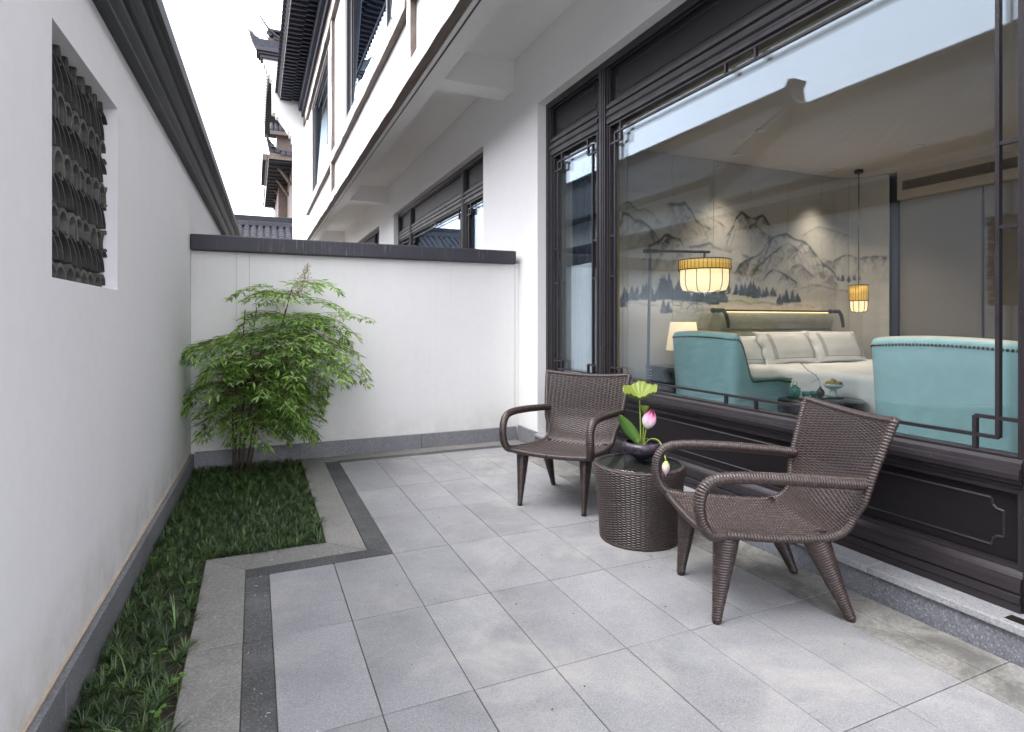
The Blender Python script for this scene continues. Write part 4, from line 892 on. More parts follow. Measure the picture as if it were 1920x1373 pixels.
tw2 = catmull([(-0.02, 0, 0.135), (-0.07, -0.01, 0.135), (-0.13, -0.02, 0.115)], 10); q.tube([tuple(p) for p in tw2], 0.0014, 4)
for p in tw[6::2]: q.ball((p[0]+random.uniform(-.006, .006), p[1], p[2]+random.uniform(-.006, .006)), 0.005, 6, 4)
o = q.obj('twig', 'bark', vs)
fb = thing('fruit_bowl', 'pale footed bowl heaped with fruit at the right of the tray', 'bowl', at_(0.10, 0.0, 0.0105))
MB().lathe([(0, 0), (0.036, 0), (0.030, 0.02), (0.022, 0.055), (0.030, 0.060), (0.060, 0.075), (0.078, 0.100), (0.074, 0.100), (0.055, 0.080), (0, 0.070)], 28).obj('bowl_body', 'pale_glaze', fb, smooth=True)
bx = Vector(at_(0.10, 0.0, 0.0105))
for k in range(22):
    a = random.uniform(0, 2*PI); r = random.uniform(0, 0.055); zz = 0.098+0.055*(1-r/0.06)*random.random()+0.004; mt = random.choice(['fruit_green', 'fruit_green', 'fruit_green', 'fruit_orange', 'fruit_tan', 'fruit_dark'])
    o = MB().ball((0, 0, 0), random.uniform(0.011, 0.017), 10, 7).obj('fruit', mt, None, smooth=True, loc=(bx.x+r*math.cos(a), bx.y+r*math.sin(a), bx.z+zz))
    tag(o, {'fruit_green': 'green grape in the heap of fruit in the pale bowl', 'fruit_orange': 'small orange fruit in the pale footed bowl', 'fruit_tan': 'tan coloured small fruit in the pale footed bowl', 'fruit_dark': 'dark purple plum in the pale footed bowl'}[mt], 'fruit', 'fruit heaped in the pale bowl')

# ------------------------------------------------------------------ wicker furniture: real woven relief
ROW, STK = 0.0066, 0.030
def weave_h(sl, tl, flat=None):
    """sl: metres along the rows' stacking direction, tl: metres along the strands"""
    j = np.floor(sl/ROW); f = sl/ROW-j
    strand = 0.0038*np.sqrt(np.clip(1-(2*f-1)**2, 0, 1)); c = np.cos(PI*tl/STK+PI*j); alt = 0.0031*np.sign(c)*np.abs(c)**0.7
    if flat is not None: alt = alt*(1-flat*0.45)+flat*0.0036*(2*np.abs(np.cos(PI*tl/STK))**0.7-1)
    return strand+alt
def chair_meshes():
    R = {}
    prof = catmull([(0.315, 0, 0.372), (0.20, 0, 0.366), (0.05, 0, 0.352), (-0.10, 0, 0.345), (-0.20, 0, 0.352), (-0.262, 0, 0.392), (-0.292, 0, 0.47), (-0.325, 0, 0.60), (-0.362, 0, 0.72), (-0.40, 0, 0.828)], 400)
    prof, sl = resample(prof, 0.00165); n = len(prof); L = sl[-1]
    vv, zz = prof[:, 0], prof[:, 2]; d = np.gradient(prof, axis=0); d /= np.linalg.norm(d, axis=1)[:, None]
    nv_, nz_ = -d[:, 2], d[:, 0]                         # normal in the (v, z) plane
    up = np.where(nz_[:5].mean() < 0, -1, 1); nv_, nz_ = nv_*up, nz_*up
    backf = smoothstep((zz-0.40)/0.12)*(vv < -0.15)
    hw = 0.268-0.02*smoothstep((0.2-vv)/0.4)*(1-backf)+backf*(0.008+0.045*np.clip((zz-0.42)/0.4, 0, 1))
    T = np.linspace(-1, 1, 116)[None, :]; HW = hw[:, None]
    X = HW*T; Yv = vv[:, None]-0.045*(1-T**2)*backf[:, None]; Zv = zz[:, None]-0.014*(1-T**2)*(1-backf[:, None])-0.022*(1-T**2)*np.clip((zz[:, None]-0.6)/0.23, 0, 1)
    h = weave_h(sl[:, None]+0*T, X, flat=(1-backf)[:, None]*(vv > -0.2)[:, None])
    for sgn, nm in ((1, 'a'), (-1, 'b')):
        k = sgn*(0.007+h); R[nm] = np.stack([X, Yv+nv_[:, None]*k, Zv+nz_[:, None]*k], -1)
    A, B = R.pop('a'), R.pop('b'); nvv, nuu = A.shape[:2]
    ia = np.arange(nvv*nuu).reshape(nvv, nuu); ib = ia+nvv*nuu
    q1 = np.stack([ia[:-1, :-1], ia[:-1, 1:], ia[1:, 1:], ia[1:, :-1]], -1).reshape(-1, 4); q2 = np.stack([ib[:-1, :-1], ib[1:, :-1], ib[1:, 1:], ib[:-1, 1:]], -1).reshape(-1, 4)
    ks = int(np.searchsorted(-vv[:], 0.235)) if False else int(np.argmax(vv < -0.24))
    def part(r0, r1, nm):
        a, b = A[r0:r1], B[r0:r1]; m_, n_ = a.shape[:2]; ia = np.arange(m_*n_).reshape(m_, n_); ib = ia+m_*n_
        q1 = np.stack([ia[:-1, :-1], ia[:-1, 1:], ia[1:, 1:], ia[1:, :-1]], -1).reshape(-1, 4); q2 = np.stack([ib[:-1, :-1], ib[1:, :-1], ib[1:, 1:], ib[:-1, 1:]], -1).reshape(-1, 4)
        return quads_mesh(nm, np.vstack([a.reshape(-1, 3), b.reshape(-1, 3)]), np.vstack([q1, q2]))
    R['seat'] = part(0, ks+1, 'seat'); R['backrest'] = part(ks, nvv, 'backrest')
    C_ = (A+B)/2
    def wrapped(path, r, name=None, ry=None, pitch=0.0132, seg=14, taper=None, up0=(0, 0, 1)):
        P, t = resample(np.asarray(path, float), pitch/4.2); n = len(P); dd = np.gradient(P, axis=0); dd /= np.linalg.norm(dd, axis=1)[:, None]
        up = np.array(up0, float); rows = []; th = np.linspace(0, 2*PI, seg, endpoint=False)
        for i in range(n):
            sx = np.cross(dd[i], up); sx /= np.linalg.norm(sx); up = np.cross(sx, dd[i])
            ra = r if taper is None else r*np.interp(t[i]/t[-1], *taper); rb = (ry or r)*(1 if taper is None else np.interp(t[i]/t[-1], *taper))
            m_ = 0.0048*np.abs(np.sin(PI*t[i]/pitch+th*0.5))**0.8-0.0018
            rows.append(P[i]+np.outer((ra+m_)*np.cos(th), sx)+np.outer((rb+m_)*np.sin(th), up))
        G = np.array(rows); G = np.concatenate([np.repeat(P[:1][:, None], seg, 1), G, np.repeat(P[-1:][:, None], seg, 1)])
        return G
    rim = []
    left = C_[:, 0]; right = C_[:, -1]; front = C_[0]; top = C_[-1]
    edge = np.vstack([front[58:0:-4], left[::9], top[::4], right[::-9], front[-1:57:-4]])
    R['rim'] = grid_mesh('rim', wrapped(edge, 0.0145, up0=(0, 0, 1)), closed_u=True)
    for s in (-1, 1):
        arm = catmull([(s*0.262, 0.255, 0.368), (s*0.285, 0.315, 0.380), (s*0.298, 0.352, 0.425), (s*0.300, 0.366, 0.490), (s*0.300, 0.350, 0.560), (s*0.302, 0.300, 0.598), (s*0.304, 0.20, 0.606), (s*0.302, 0.02, 0.598), (s*0.292, -0.18, 0.582), (s*0.278, -0.318, 0.570)], 160)
        R['arm%d' % s] = grid_mesh('armrest', wrapped(arm, 0.0215, ry=0.0235, pitch=0.0115, up0=(1, 0, 0)), closed_u=True)
        for q, (tv, tz, fv) in enumerate(((0.225, 0.362, 0.268), (-0.135, 0.345, -0.285))):
            leg = [(s*0.222, tv, tz), (s*0.222, tv+(fv-tv)*0.5, tz/2), (s*0.224, fv, 0.008)]
            R['leg%d%d' % (s, q)] = grid_mesh('leg', wrapped(leg, 0.038, ry=0.051, pitch=0.0112, taper=([0, 0.15, 0.9, 1], [1.0, 0.95, 0.40, 0.36]), up0=(0, 1, 0)), closed_u=True)
            R['foot%d%d' % (s, q)] = MB().lathe([(0, 0), (0.016, 0), (0.017, 0.012), (0, 0.013)], 14, (s*0.224, fv, 0)).mesh('foot')
    return R
CM = chair_meshes()
def wicker_chair(label, loc, rz):
    c = thing('wicker_armchair', label, 'chair', loc, rz, group='brown wicker armchairs on the patio')
    obj('seat', CM['seat'], 'wicker', c); obj('backrest', CM['backrest'], 'wicker', c); obj('rim', CM['rim'], 'wicker', c)
    for s in (-1, 1):
        obj('armrest', CM['arm%d' % s], 'wicker', c)
        for q in (0, 1):
            l = obj('leg', CM['leg%d%d' % (s, q)], 'wicker', c); obj('foot', CM['foot%d%d' % (s, q)], 'rubber', l)
    return c
def face(fx, fy): return math.atan2(-fx, fy)
wicker_chair('brown wicker armchair facing the camera beside the cross wall, left of the round table', (1.95, 3.467, 0.0015), face(-0.78, -0.62))
wicker_chair('larger looking brown wicker armchair in side view, right of the round table', (2.035, 1.905, 0.0015), face(-0.926, 0.378))

st = thing('wicker_side_table', 'round drum shaped wicker side table with a glass top between the two wicker chairs', 'table', (1.985, 2.70, 0.0015))
pr_ = catmull([(0.214, 0, 0.004), (0.2165, 0, 0.03), (0.222, 0, 0.12), (0.231, 0, 0.22), (0.240, 0, 0.31), (0.247, 0, 0.385), (0.2475, 0, 0.402), (0.240, 0, 0.413), (0.225, 0, 0.416)], 120)
pr_, sl = resample(pr_, 0.00165); NU = 324; th = np.linspace(0, 2*PI, NU, endpoint=False)[None, :]; tl = th*(54*STK/(2*PI))
h = weave_h(sl[:, None]+0*th, tl); r = pr_[:, 0][:, None]+h*smoothstep((0.412-pr_[:, 2][:, None])/0.01); z = pr_[:, 2][:, None]+h*0.5*(pr_[:, 2][:, None] > 0.405)
obj('drum', grid_mesh('drum', np.stack([r*np.cos(th), r*np.sin(th), z+0*th], -1), closed_u=True), 'wicker', st)
def ring_braid(R_, z_, r_, name, n=1500, k=70):
    t_ = np.linspace(0, 2*PI, n, endpoint=False); rows = []; seg = 10; a = np.linspace(0, 2*PI, seg, endpoint=False)
    G = np.zeros((n+1, seg, 3))
    for i in range(n+1):
        tt = 2*PI*i/n; rr = r_+0.0026*np.abs(np.sin(k*tt+a*0.5)); G[i, :, 0] = (R_+rr*np.cos(a))*math.cos(tt); G[i, :, 1] = (R_+rr*np.cos(a))*math.sin(tt); G[i, :, 2] = z_+rr*np.sin(a)
    return grid_mesh(name, G, closed_u=True)
obj('braided_rim', ring_braid(0.241, 0.408, 0.008, 'braided_rim'), 'wicker', st); obj('bottom_rim', ring_braid(0.213, 0.008, 0.006, 'bottom_rim', k=60), 'wicker', st)
NX_ = 200; g1 = np.linspace(-0.236, 0.236, NX_); GX, GY = np.meshgrid(g1, g1); RR = np.sqrt(GX**2+GY**2); ang_ = 0.6
gx, gy = GX*math.cos(ang_)-GY*math.sin(ang_), GX*math.sin(ang_)+GY*math.cos(ang_); hh = weave_h(gx+1, gy+1)
sc_ = np.minimum(1, 0.236/np.maximum(RR, 1e-6)); hh = 0.6*hh; tm = grid_mesh('woven_top', np.stack([GX*sc_, GY*sc_, 0.405+hh*0.8], -1)); obj('woven_top', tm, 'wicker', st)
MB().lathe([(0, 0.4180), (0.2325, 0.4180), (0.2345, 0.4205), (0.2325, 0.4232), (0, 0.4232)], 72).obj('glass_top', 'table_glass', st, smooth=False)
for a in (2.9, 3.9, 0.8, 5.6): MB().lathe([(0, 0.4125), (0.009, 0.4125), (0.009, 0.4178), (0, 0.4178)], 12, (0.17*math.cos(a), 0.17*math.sin(a), 0)).obj('glass_pad', 'brass', st)
GZ = 0.0015+0.4234
fbw = thing('flower_bowl', 'low dark glazed bowl holding the lotus arrangement on the glass table top', 'bowl', (2.05, 2.757, GZ))
MB().lathe([(0, 0), (0.048, 0), (0.050, 0.010), (0.075, 0.022), (0.105, 0.045), (0.115, 0.066), (0.112, 0.084), (0.098, 0.097), (0.094, 0.098), (0.103, 0.083), (0.105, 0.066), (0.09, 0.045), (0.05, 0.028), (0, 0.025)], 56).obj('bowl_body', 'dark_glaze', fbw, smooth=True)
MB().lathe([(0, 0.052), (0.094, 0.052)], 40).obj('water', 'dark_lacquer', fbw)
MB().lathe([(0, 0.026), (0.03, 0.026), (0.03, 0.045), (0, 0.045)], 20).obj('flower_frog', 'bronze', fbw)
BC = Vector((2.05, 2.757, GZ))
def bp(dx, f, z): p = BC+Rv*dx+Fv*f; return Vector((p.x, p.y, z))
def stem_part(parent, pts, r): return MB().tube([tuple(p) for p in catmull([tuple(p) for p in pts], 16)], r, 8).obj('stem', 'lotus_stem', parent, smooth=True)
# big leaf, a tilted shallow funnel with a wavy rim
ll = thing('lotus_leaf', 'round light green lotus leaf on the tallest stem of the arrangement', 'flower')
stem_part(ll, [bp(-0.008, 0, GZ+0.03), bp(-0.010, 0, 0.62), bp(-0.016, 0, 0.765)], 0.0042)
nr_, na_ = 14, 64; rr = np.linspace(0.0, 1, nr_)[:, None]; aa = np.linspace(0, 2*PI, na_, endpoint=False)[None, :]
c_ = bp(-0.014, 0, 0.764); dx = rr*0.099*np.cos(aa)*(1+0.05*np.sin(3*aa)); df = rr*0.088*np.sin(aa)
dz = 0.062*rr**1.25+0.008*rr**2*np.sin(5*aa+1)+0.004*rr*np.sin(18*aa)+0.012*rr*np.cos(aa)+0.028*rr*np.sin(aa)
dx = dx+0.004
P = np.stack([c_.x+Rv.x*dx+Fv.x*df, c_.y+Rv.y*dx+Fv.y*df, c_.z+dz], -1); o = obj('leaf_blade', grid_mesh('leaf_blade', P, closed_u=True), 'lotus_leaf', ll); sl_ = o.modifiers.new('t', 'SOLIDIFY'); sl_.thickness = 0.0015
# seed pod
sp_ = thing('seed_pod', 'green cone shaped lotus seed pod just below the round leaf', 'seed pod')
stem_part(sp_, [bp(0.000, -0.006, GZ+0.03), bp(0.006, -0.006, 0.60), bp(0.012, -0.006, 0.688)], 0.0032)
c_ = bp(0.012, -0.006, 0.686); MB().lathe([(0.004, 0), (0.012, 0.008), (0.022, 0.028), (0.0265, 0.040), (0.0255, 0.044), (0, 0.045)], 24, tuple(c_)).obj('pod', 'lotus_leaf', sp_, smooth=True)
q = MB()
for a in range(7): q.ball((c_.x+0.014*math.cos(a*0.9), c_.y+0.014*math.sin(a*0.9), c_.z+0.0455), 0.003, 6, 4)
q.obj('seeds', 'lotus_leaf_dark', sp_)
# pink bud from overlapping petals
def bud(parent, base, axis, L, W, mat, n=7, openf=0.06, spin=0.0):
    ax = Vector(axis).normalized(); e1 = ax.orthogonal().normalized(); e2 = ax.cross(e1)
    for k in range(n):
        a0 = 2*PI*k/n+spin; nu_, nv_ = 9, 14; V = np.zeros((nv_, nu_, 3)); sh = np.zeros((nv_, nu_)); lay = 1.0-0.06*(k % 3); LL = L*(1-0.07*(k % 3))
        for i in range(nv_):
            t = i/(nv_-1); rad = W*lay*math.sin(PI*min(1, t*0.93+0.035))**0.75*(1-0.25*t)*(1+openf*(k % 2)*t); wd = 0.95*(1-t**3)
            for j in range(nu_):
                a = a0+(j/(nu_-1)-0.5)*2*wd; rr_ = rad*(1-0.10*((j/(nu_-1)-0.5)*2)**2)+0.001
                p = Vector(base)+ax*(LL*t)+e1*(rr_*math.cos(a))+e2*(rr_*math.sin(a)); V[i, j] = p; sh[i, j] = min(1, t**0.9*0.9+0.15*abs((j/(nu_-1)-0.5)*2)*t+random.uniform(-.03, .03))
        o = obj('petal', grid_mesh('petal', V, attr=sh), mat, parent); s_ = o.modifiers.new('t', 'SOLIDIFY'); s_.thickness = 0.0012
lb = thing('lotus_flower', 'pink lotus bud standing upright at the right of the bowl', 'flower')
stem_part(lb, [bp(0.008, -0.014, GZ+0.03), bp(0.010, -0.014, 0.54), bp(0.020, -0.014, 0.605)], 0.0036)
ax = Rv*0.34+Vector((0, 0, 1)); bud(lb, bp(0.020, -0.014, 0.598), ax, 0.115, 0.043, 'lotus_petal', 8, 0.16)
# folded young leaf leaning left
yl = thing('young_lotus_leaf', 'pointed folded green lotus leaf leaning left out of the bowl', 'flower')
stem_part(yl, [bp(-0.012, -0.01, GZ+0.03), bp(-0.022, -0.012, 0.50), bp(-0.030, -0.014, 0.535)], 0.0035)
nu_, nv_ = 11, 18; V = np.zeros((nv_, nu_, 3)); b0 = bp(-0.016, -0.014, 0.515); b1 = bp(-0.142, -0.03, 0.684)
axv = (b1-b0); Ln = axv.length; axn = axv.normalized(); side = (Rv*0.75+Vector((0, 0, 0.66))).normalized(); side = (side-axn*side.dot(axn)).normalized(); nn = axn.cross(side)
for i in range(nv_):
    t = i/(nv_-1); wd = 0.036*math.sin(PI*(0.08+0.92*t)**0.85)**0.8*(1 if t < 0.98 else 0.4)
    for j in range(nu_):
        s = (j/(nu_-1)-0.5)*2; p = b0+axn*(Ln*t)+side*(wd*s)+nn*(0.022*(s*s)*math.sin(PI*t)**0.5+0.012*math.sin(PI*t)); V[i, j] = p
o = obj('leaf_blade', grid_mesh('leaf_blade', V), 'lotus_leaf_dark', yl); s_ = o.modifiers.new('t', 'SOLIDIFY'); s_.thickness = 0.0015
db = thing('drooping_lotus_bud', 'pale small lotus bud drooping over the table edge on a bent stem', 'flower')
stem_part(db, [Vector((2.05, 2.74, GZ+0.03)), Vector((2.048, 2.73, 0.51)), Vector((2.052, 2.68, 0.55)), Vector((2.035, 2.59, 0.560)), Vector((1.995, 2.50, 0.532)), Vector((1.972, 2.448, 0.482))], 0.0038)
bud(db, (1.971, 2.446, 0.486), (-0.03, -0.02, -1), 0.080, 0.023, 'pale_petal', 6, 0.1)

# ------------------------------------------------------------------ nandina shrub in the corner
sb = thing('nandina_shrub', 'feathery green shrub with several bare stems growing in the corner bed', 'shrub', (-0.10, 5.24, -0.02))
base = Vector((-0.10, 5.24, -0.02)); WALLX = -0.465
stems = []; 
for k in range(8):
    a = 2*PI*k/8+random.uniform(-.3, .3); r0 = 0.062; hgt = random.uniform(1.0, 1.42) if k else 1.50
    lean = Vector((math.cos(a), math.sin(a), 0))*random.uniform(0.10, 0.26)+Vector((0.20, -0.14, 0))
    p0 = Vector((math.cos(a)*r0, math.sin(a)*r0, 0)); tipp = p0+lean+Vector((0, 0, hgt))
    if base.x+tipp.x < WALLX+0.12: tipp.x = WALLX+0.12-base.x
    if base.y+tipp.y > 5.36: tipp.y = 5.36-base.y
    C_ = catmull([tuple(p0), tuple(p0.lerp(tipp, .33)*1.0-Vector((lean.x, lean.y, 0))*.10), tuple(p0.lerp(tipp, .68)-Vector((lean.x, lean.y, 0))*.04), tuple(tipp)], 16)
    MB().tube([tuple(p) for p in C_], list(np.linspace(0.0085, 0.0040, 16)), 7).obj('stem', 'bark', sb, smooth=True); stems.append(C_)
leaves = []; tw = MB()
def frond(o, az, L, el0=0.7, el1=-0.75):
    pts = [Vector(o)]; n = 7; d_az = random.uniform(-.25, .25)
    for i in range(n):
        el = el0+(el1-el0)*(i/(n-1))**0.9; a = az+d_az*i/n; p = pts[-1]+Vector((math.cos(a)*math.cos(el), math.sin(a)*math.cos(el), math.sin(el)))*(L/n)
        if base.x+p.x < WALLX+0.02: p.x = WALLX+0.02-base.x+random.uniform(0, .02)
        if base.y+p.y > 5.40: p.y = 5.40-base.y-random.uniform(0, .02)
        pts.append(p)
    tw.tube([tuple(p) for p in pts], list(np.linspace(0.0022, 0.0009, n+1)), 3, cap=False)
    for i in range(2, n+1):
        d = (pts[i]-pts[i-1]).normalized(); side = d.cross(Vector((0, 0, 1))).normalized(); pl_ = (0.20-0.10*i/n)*(0.7+0.5*L)
        dirs = [side, -side] if i < n else [d, (d+side).normalized(), (d-side).normalized()]
        for sd in dirs:
            q = (sd*0.85+d*0.55+Vector((0, 0, random.uniform(-.35, .05)))).normalized(); m_ = 3 if pl_ > 0.135 else 2
            e = pts[i]+q*pl_; e.z -= 0.02
            tw.tube([tuple(pts[i]), tuple(e)], [0.0011, 0.0006], 3, cap=False)
            sd2 = q.cross(Vector((0, 0, 1))).normalized()
            for t in range(1, m_+1):
                b = pts[i].lerp(e, t/m_)
                for s2 in ((sd2, -sd2) if t < m_ else (sd2, -sd2, None)):
                    ld = (q if s2 is None else (s2*0.8+q*0.75).normalized())+Vector((random.uniform(-.25, .25), random.uniform(-.25, .25), random.uniform(-.45, .08)))
                    leaves.append((b.copy(), ld.normalized(), random.uniform(0.050, 0.088)))
for k in range(118):
    C_ = random.choice(stems); t = random.uniform(0.38, 1.0); p = C_[int(t*15)]; zz = p[2]
    az = random.uniform(0, 2*PI)
    if random.random() < 0.5: az = random.gauss(-0.35, 0.75)
    if random.random() < 0.25: az = random.gauss(-2.1, 0.6)
    right = 0.5+0.5*math.cos(az+0.42)
    L = (0.31+0.26*smoothstep(1-abs(zz-0.98)/0.6))*(0.72+0.48*right)*random.uniform(0.8, 1.12)
    if zz > 1.25: L *= 0.85
    frond(p, az, float(L), el0=random.uniform(0.15, 0.75) if zz > 0.6 else random.uniform(-.1, .5), el1=random.uniform(-.75, -.1) if zz > 0.9 else random.uniform(-1.0, -.4))
for k in range(9): frond(stems[0][random.randint(12, 15)], random.uniform(0, 6.28), random.uniform(0.26, 0.42), el0=random.uniform(0.6, 1.0), el1=-0.35)
tw.obj('twigs', 'bark', sb)['kind'] = 'stuff'
unit = [(0, 0, 0), (0.20, 0.40, 0.0), (0, 0.44, -0.05), (-0.20, 0.40, 0.0), (0.13, 0.72, 0.0), (-0.13, 0.72, 0.0), (0, 0.76, -0.035), (0, 1.0, -0.06)]
uf = [(0, 1, 2), (0, 2, 3), (1, 4, 6, 2), (2, 6, 5, 3), (4, 7, 6), (6, 7, 5)]
U_ = np.array(unit)*np.array([0.60, 1, 1]); lm = bpy.data.meshes.new('leaf'); lm.from_pydata([tuple(v) for v in U_], [], uf); lm.materials.append(MATS['shrub_leaf_single'])
def leaf_mat(p, d, L):
    y = d; x = y.cross(Vector((random.uniform(-.45, .45), random.uniform(-.45, .45), 1))).normalized(); z = x.cross(y)
    return Matrix(((x.x*L, y.x*L, z.x*L, p.x), (x.y*L, y.y*L, z.y*L, p.y), (x.z*L, y.z*L, z.z*L, p.z), (0, 0, 0, 1)))
camv = Vector((0, 0, 1.22))-base
leaves.sort(key=lambda q: (q[0]-camv).length-0.0)
V_, F_, A_ = [], [], []
for i, (p, d, L) in enumerate(leaves):
    M_ = leaf_mat(p, d, L)
    if i < 300:
        o = obj('leaf', lm, None, sb); o.matrix_local = M_
    else:
        n0 = len(V_); sh = random.random()**1.3; V_ += [tuple(M_ @ Vector(v)) for v in U_]; F_ += [tuple(n0+k for k in f) for f in uf]; A_ += [sh]*len(U_)
m = bpy.data.meshes.new('foliage'); m.from_pydata(V_, [], F_); a_ = m.attributes.new('shade', 'FLOAT', 'POINT'); a_.data.foreach_set('value', A_)
o = obj('foliage', m, 'shrub_leaf', sb); o['kind'] = 'stuff'
q = MB(); ptop = Vector((0.49, -0.20, 1.36)); ptw = stems[0][-1]
q.tube([tuple(ptw), (0.40, -0.17, 1.42), (0.46, -0.2, 1.55), (0.50, -0.23, 1.70)], [0.003, 0.0025, 0.002, 0.001], 4)
for k in range(300):
    t = random.random(); c = Vector((0.42+0.08*t, -0.20-0.03*t, 1.46+0.24*t)); w_ = 0.085*(1-t)+0.02
    p = c+Vector((random.gauss(0, .5)*w_, random.gauss(0, .5)*w_, random.gauss(0, .012))); q.ball(tuple(p), random.uniform(0.003, 0.0048), 5, 3)
    if k % 3 == 0: q.tube([tuple(c-Vector((0, 0, .015))), tuple(p)], 0.0007, 3, cap=False)
for k in range(70):
    c = Vector((0.28, -0.17, 1.36)); q.ball((c.x+random.gauss(0, .03), c.y+random.gauss(0, .03), c.z+random.gauss(0, .03)), random.uniform(0.003, 0.0045), 5, 3)
q.obj('flower_panicle', 'panicle', sb)['kind'] = 'stuff'

# ------------------------------------------------------------------ mondo grass in the bed
def blades(centres, nb, lmin, lmax, wd, seed, curl=1.0, up=0.0):
    r = np.random.default_rng(seed); n = len(centres)*nb; c = np.repeat(centres, nb, 0); ts = np.repeat(r.random(len(centres)), nb)
    az = r.uniform(0, 2*PI, n); L = r.uniform(lmin, lmax, n); e0 = r.uniform(0.55+up, 1.45, n); e1 = e0-curl*r.uniform(0.9, 2.0, n)
    cols = []; p = c+np.stack([np.cos(az)*0.008, np.sin(az)*0.008, 0*az], 1); K = 4; sd = np.stack([-np.sin(az), np.cos(az), 0*az], 1)
    for k in range(K+1):
        w = wd*np.array([0.8, 1.0, 0.85, 0.55, 0.08])[k]; cols += [p-sd*w, p+sd*w]
        e = e0+(e1-e0)*k/K; p = p+np.stack([np.cos(az)*np.cos(e), np.sin(az)*np.cos(e), np.sin(e)], 1)*(L/K)[:, None]
    V = np.stack(cols, 1).reshape(-1, 3); b = (np.arange(n)*(2*K+2))[:, None]
    Q = np.concatenate([np.stack([b[:, 0]+2*k, b[:, 0]+2*k+1, b[:, 0]+2*k+3, b[:, 0]+2*k+2], 1) for k in range(K)])
    s = np.clip(0.32*ts**2+0.50*r.random(n)**2.2+0.0+(r.random(n) < 0.04)*0.5, 0, 1); A = np.repeat(s, 2*K+2)
    return V, Q, A
cs = []
def fill(x0, x1, y0, y1, sp):
    y = y0
    while y < y1:
        x = x0+random.uniform(0, sp)
        while x < x1:
            cs.append((x+random.uniform(-.4, .4)*sp, y+random.uniform(-.4, .4)*sp, -0.025)); x += sp
        y += sp*0.85
fill(-0.54, -0.250, -0.6, 3.33, 0.068); fill(-0.50, 0.345, 3.365, 5.40, 0.062)
cs = np.array([c for c in cs if c[0] > -0.515-0.0159*(5.45-c[1])+0.03 and math.hypot(c[0]+0.10, c[1]-5.24) > 0.06])
V, Q, A = blades(cs, 48, 0.045, 0.080, 0.0020, 5, 0.75, -0.42)
wallx = -0.455-0.022*(5.45-V[:, 1])+0.004; V[:, 0] = np.maximum(V[:, 0], wallx); V[:, 1] = np.minimum(V[:, 1], 5.415); V[:, 2] = np.maximum(V[:, 2], -0.02)+0.008
o = obj('mondo_grass', quads_mesh('mondo_grass', V, Q, smooth=False, attr=A), 'grass_blade'); o['kind'] = 'stuff'
tag(o, 'low dark green mondo grass covering the planting bed', 'ground cover')
# bright weeds and seedlings pushing through
wc = np.array([(-0.30, 1.95, -.02), (-0.40, 2.35, -.02), (-0.29, 2.65, -.02), (-0.45, 3.0, -.02), (0.27, 3.62, -.02), (0.30, 4.3, -.02), (-0.05, 4.55, -.02), (0.29, 4.85, -.02), (-0.27, 1.75, -.02)])
V, Q, A = blades(wc, 4, 0.10, 0.19, 0.0022, 9, 0.9, 0.35); o = obj('grass_weed', quads_mesh('grass_weed', V, Q, smooth=False, attr=np.clip(A+0.7, 0, 1)), 'grass_blade'); o['kind'] = 'stuff'
tag(o, 'few taller bright grass weeds standing out of the dark bed', 'weeds')
q = MB()
for (x, y, z_) in [(-0.26, 2.0, .06), (-0.30, 2.32, .08), (-0.46, 3.32, .05), (-0.39, 3.4, .06), (-0.25, 2.9, .07), (-0.23, 2.16, .06), (-0.42, 1.7, .05)]:
    for k in range(6):
        a = k*1.05+random.random(); p = Vector((x+random.uniform(-.015, .015), y+random.uniform(-.015, .015), z_)); d = Vector((math.cos(a), math.sin(a), 0.1)); s_ = Vector((-math.sin(a), math.cos(a), 0)); L = random.uniform(.016, .026)
        q.add([tuple(p), tuple(p+d*L*.6+s_*L*.38), tuple(p+d*L), tuple(p+d*L*.6-s_*L*.38)], [(0, 1, 2, 3)])
    q.tube([(x, y, -0.02), (x, y, z_)], 0.0012, 4)
o = q.obj('clover', 'weed_leaf', None); o['kind'] = 'stuff'; tag(o, 'tiny bright clover seedlings among the mondo grass', 'weeds')
q = MB(); q.ball((-0.425, 1.78, -0.012), 0.022, 14, 10); o = q.obj('pebble', 'pale_glaze', None, smooth=True); tag(o, 'single pale round pebble lying in the grass bed near the camera', 'pebble')
# bits blown onto the slabs
q = MB(); q2 = MB()
for k in range(60):
    x, y = random.uniform(0.05, 2.15), random.uniform(1.3, 5.0)
    if y > 3.0 and x < 0.68: continue
    (q if k % 3 else q2).ball((x, y, 0.0022), random.uniform(0.0015, 0.0035), 6, 3, (1.3, 0.8, 0.5))
for k in range(10):
    x, y = random.uniform(-0.03, 0.05), random.uniform(1.6, 3.05); a = random.uniform(0, 3); L = random.uniform(.003, .006); d = Vector((math.cos(a), math.sin(a), 0))*L
    q2.tube([(x-d.x, y-d.y, 0.003), (x, y, 0.0035), (x+d.x, y+d.y, 0.003)], 0.0012, 4)
for k in range(7):
    x, y = random.uniform(-0.2, 0.5), random.choice([random.uniform(1.7, 3.1), random.uniform(3.15, 3.3)]); a = random.uniform(0, 3)
    if y < 3.1: x = random.uniform(-0.21, -0.06)
    d = Vector((math.cos(a), math.sin(a), 0))*random.uniform(.003, .008); q2.tube([(x-d.x, y-d.y, 0.003), (x+d.y*.3, y, 0.004), (x+d.x, y+d.y, 0.003)], 0.0013, 4)
o = q.obj('dark_crumbs', 'bark', None); o['kind'] = 'stuff'; tag(o, 'tiny dark crumbs scattered over the grey paving', 'debris')
o = q2.obj('pale_scraps', 'cream_leather', None); o['kind'] = 'stuff'; tag(o, 'pale petal scraps scattered along the paving border', 'debris')

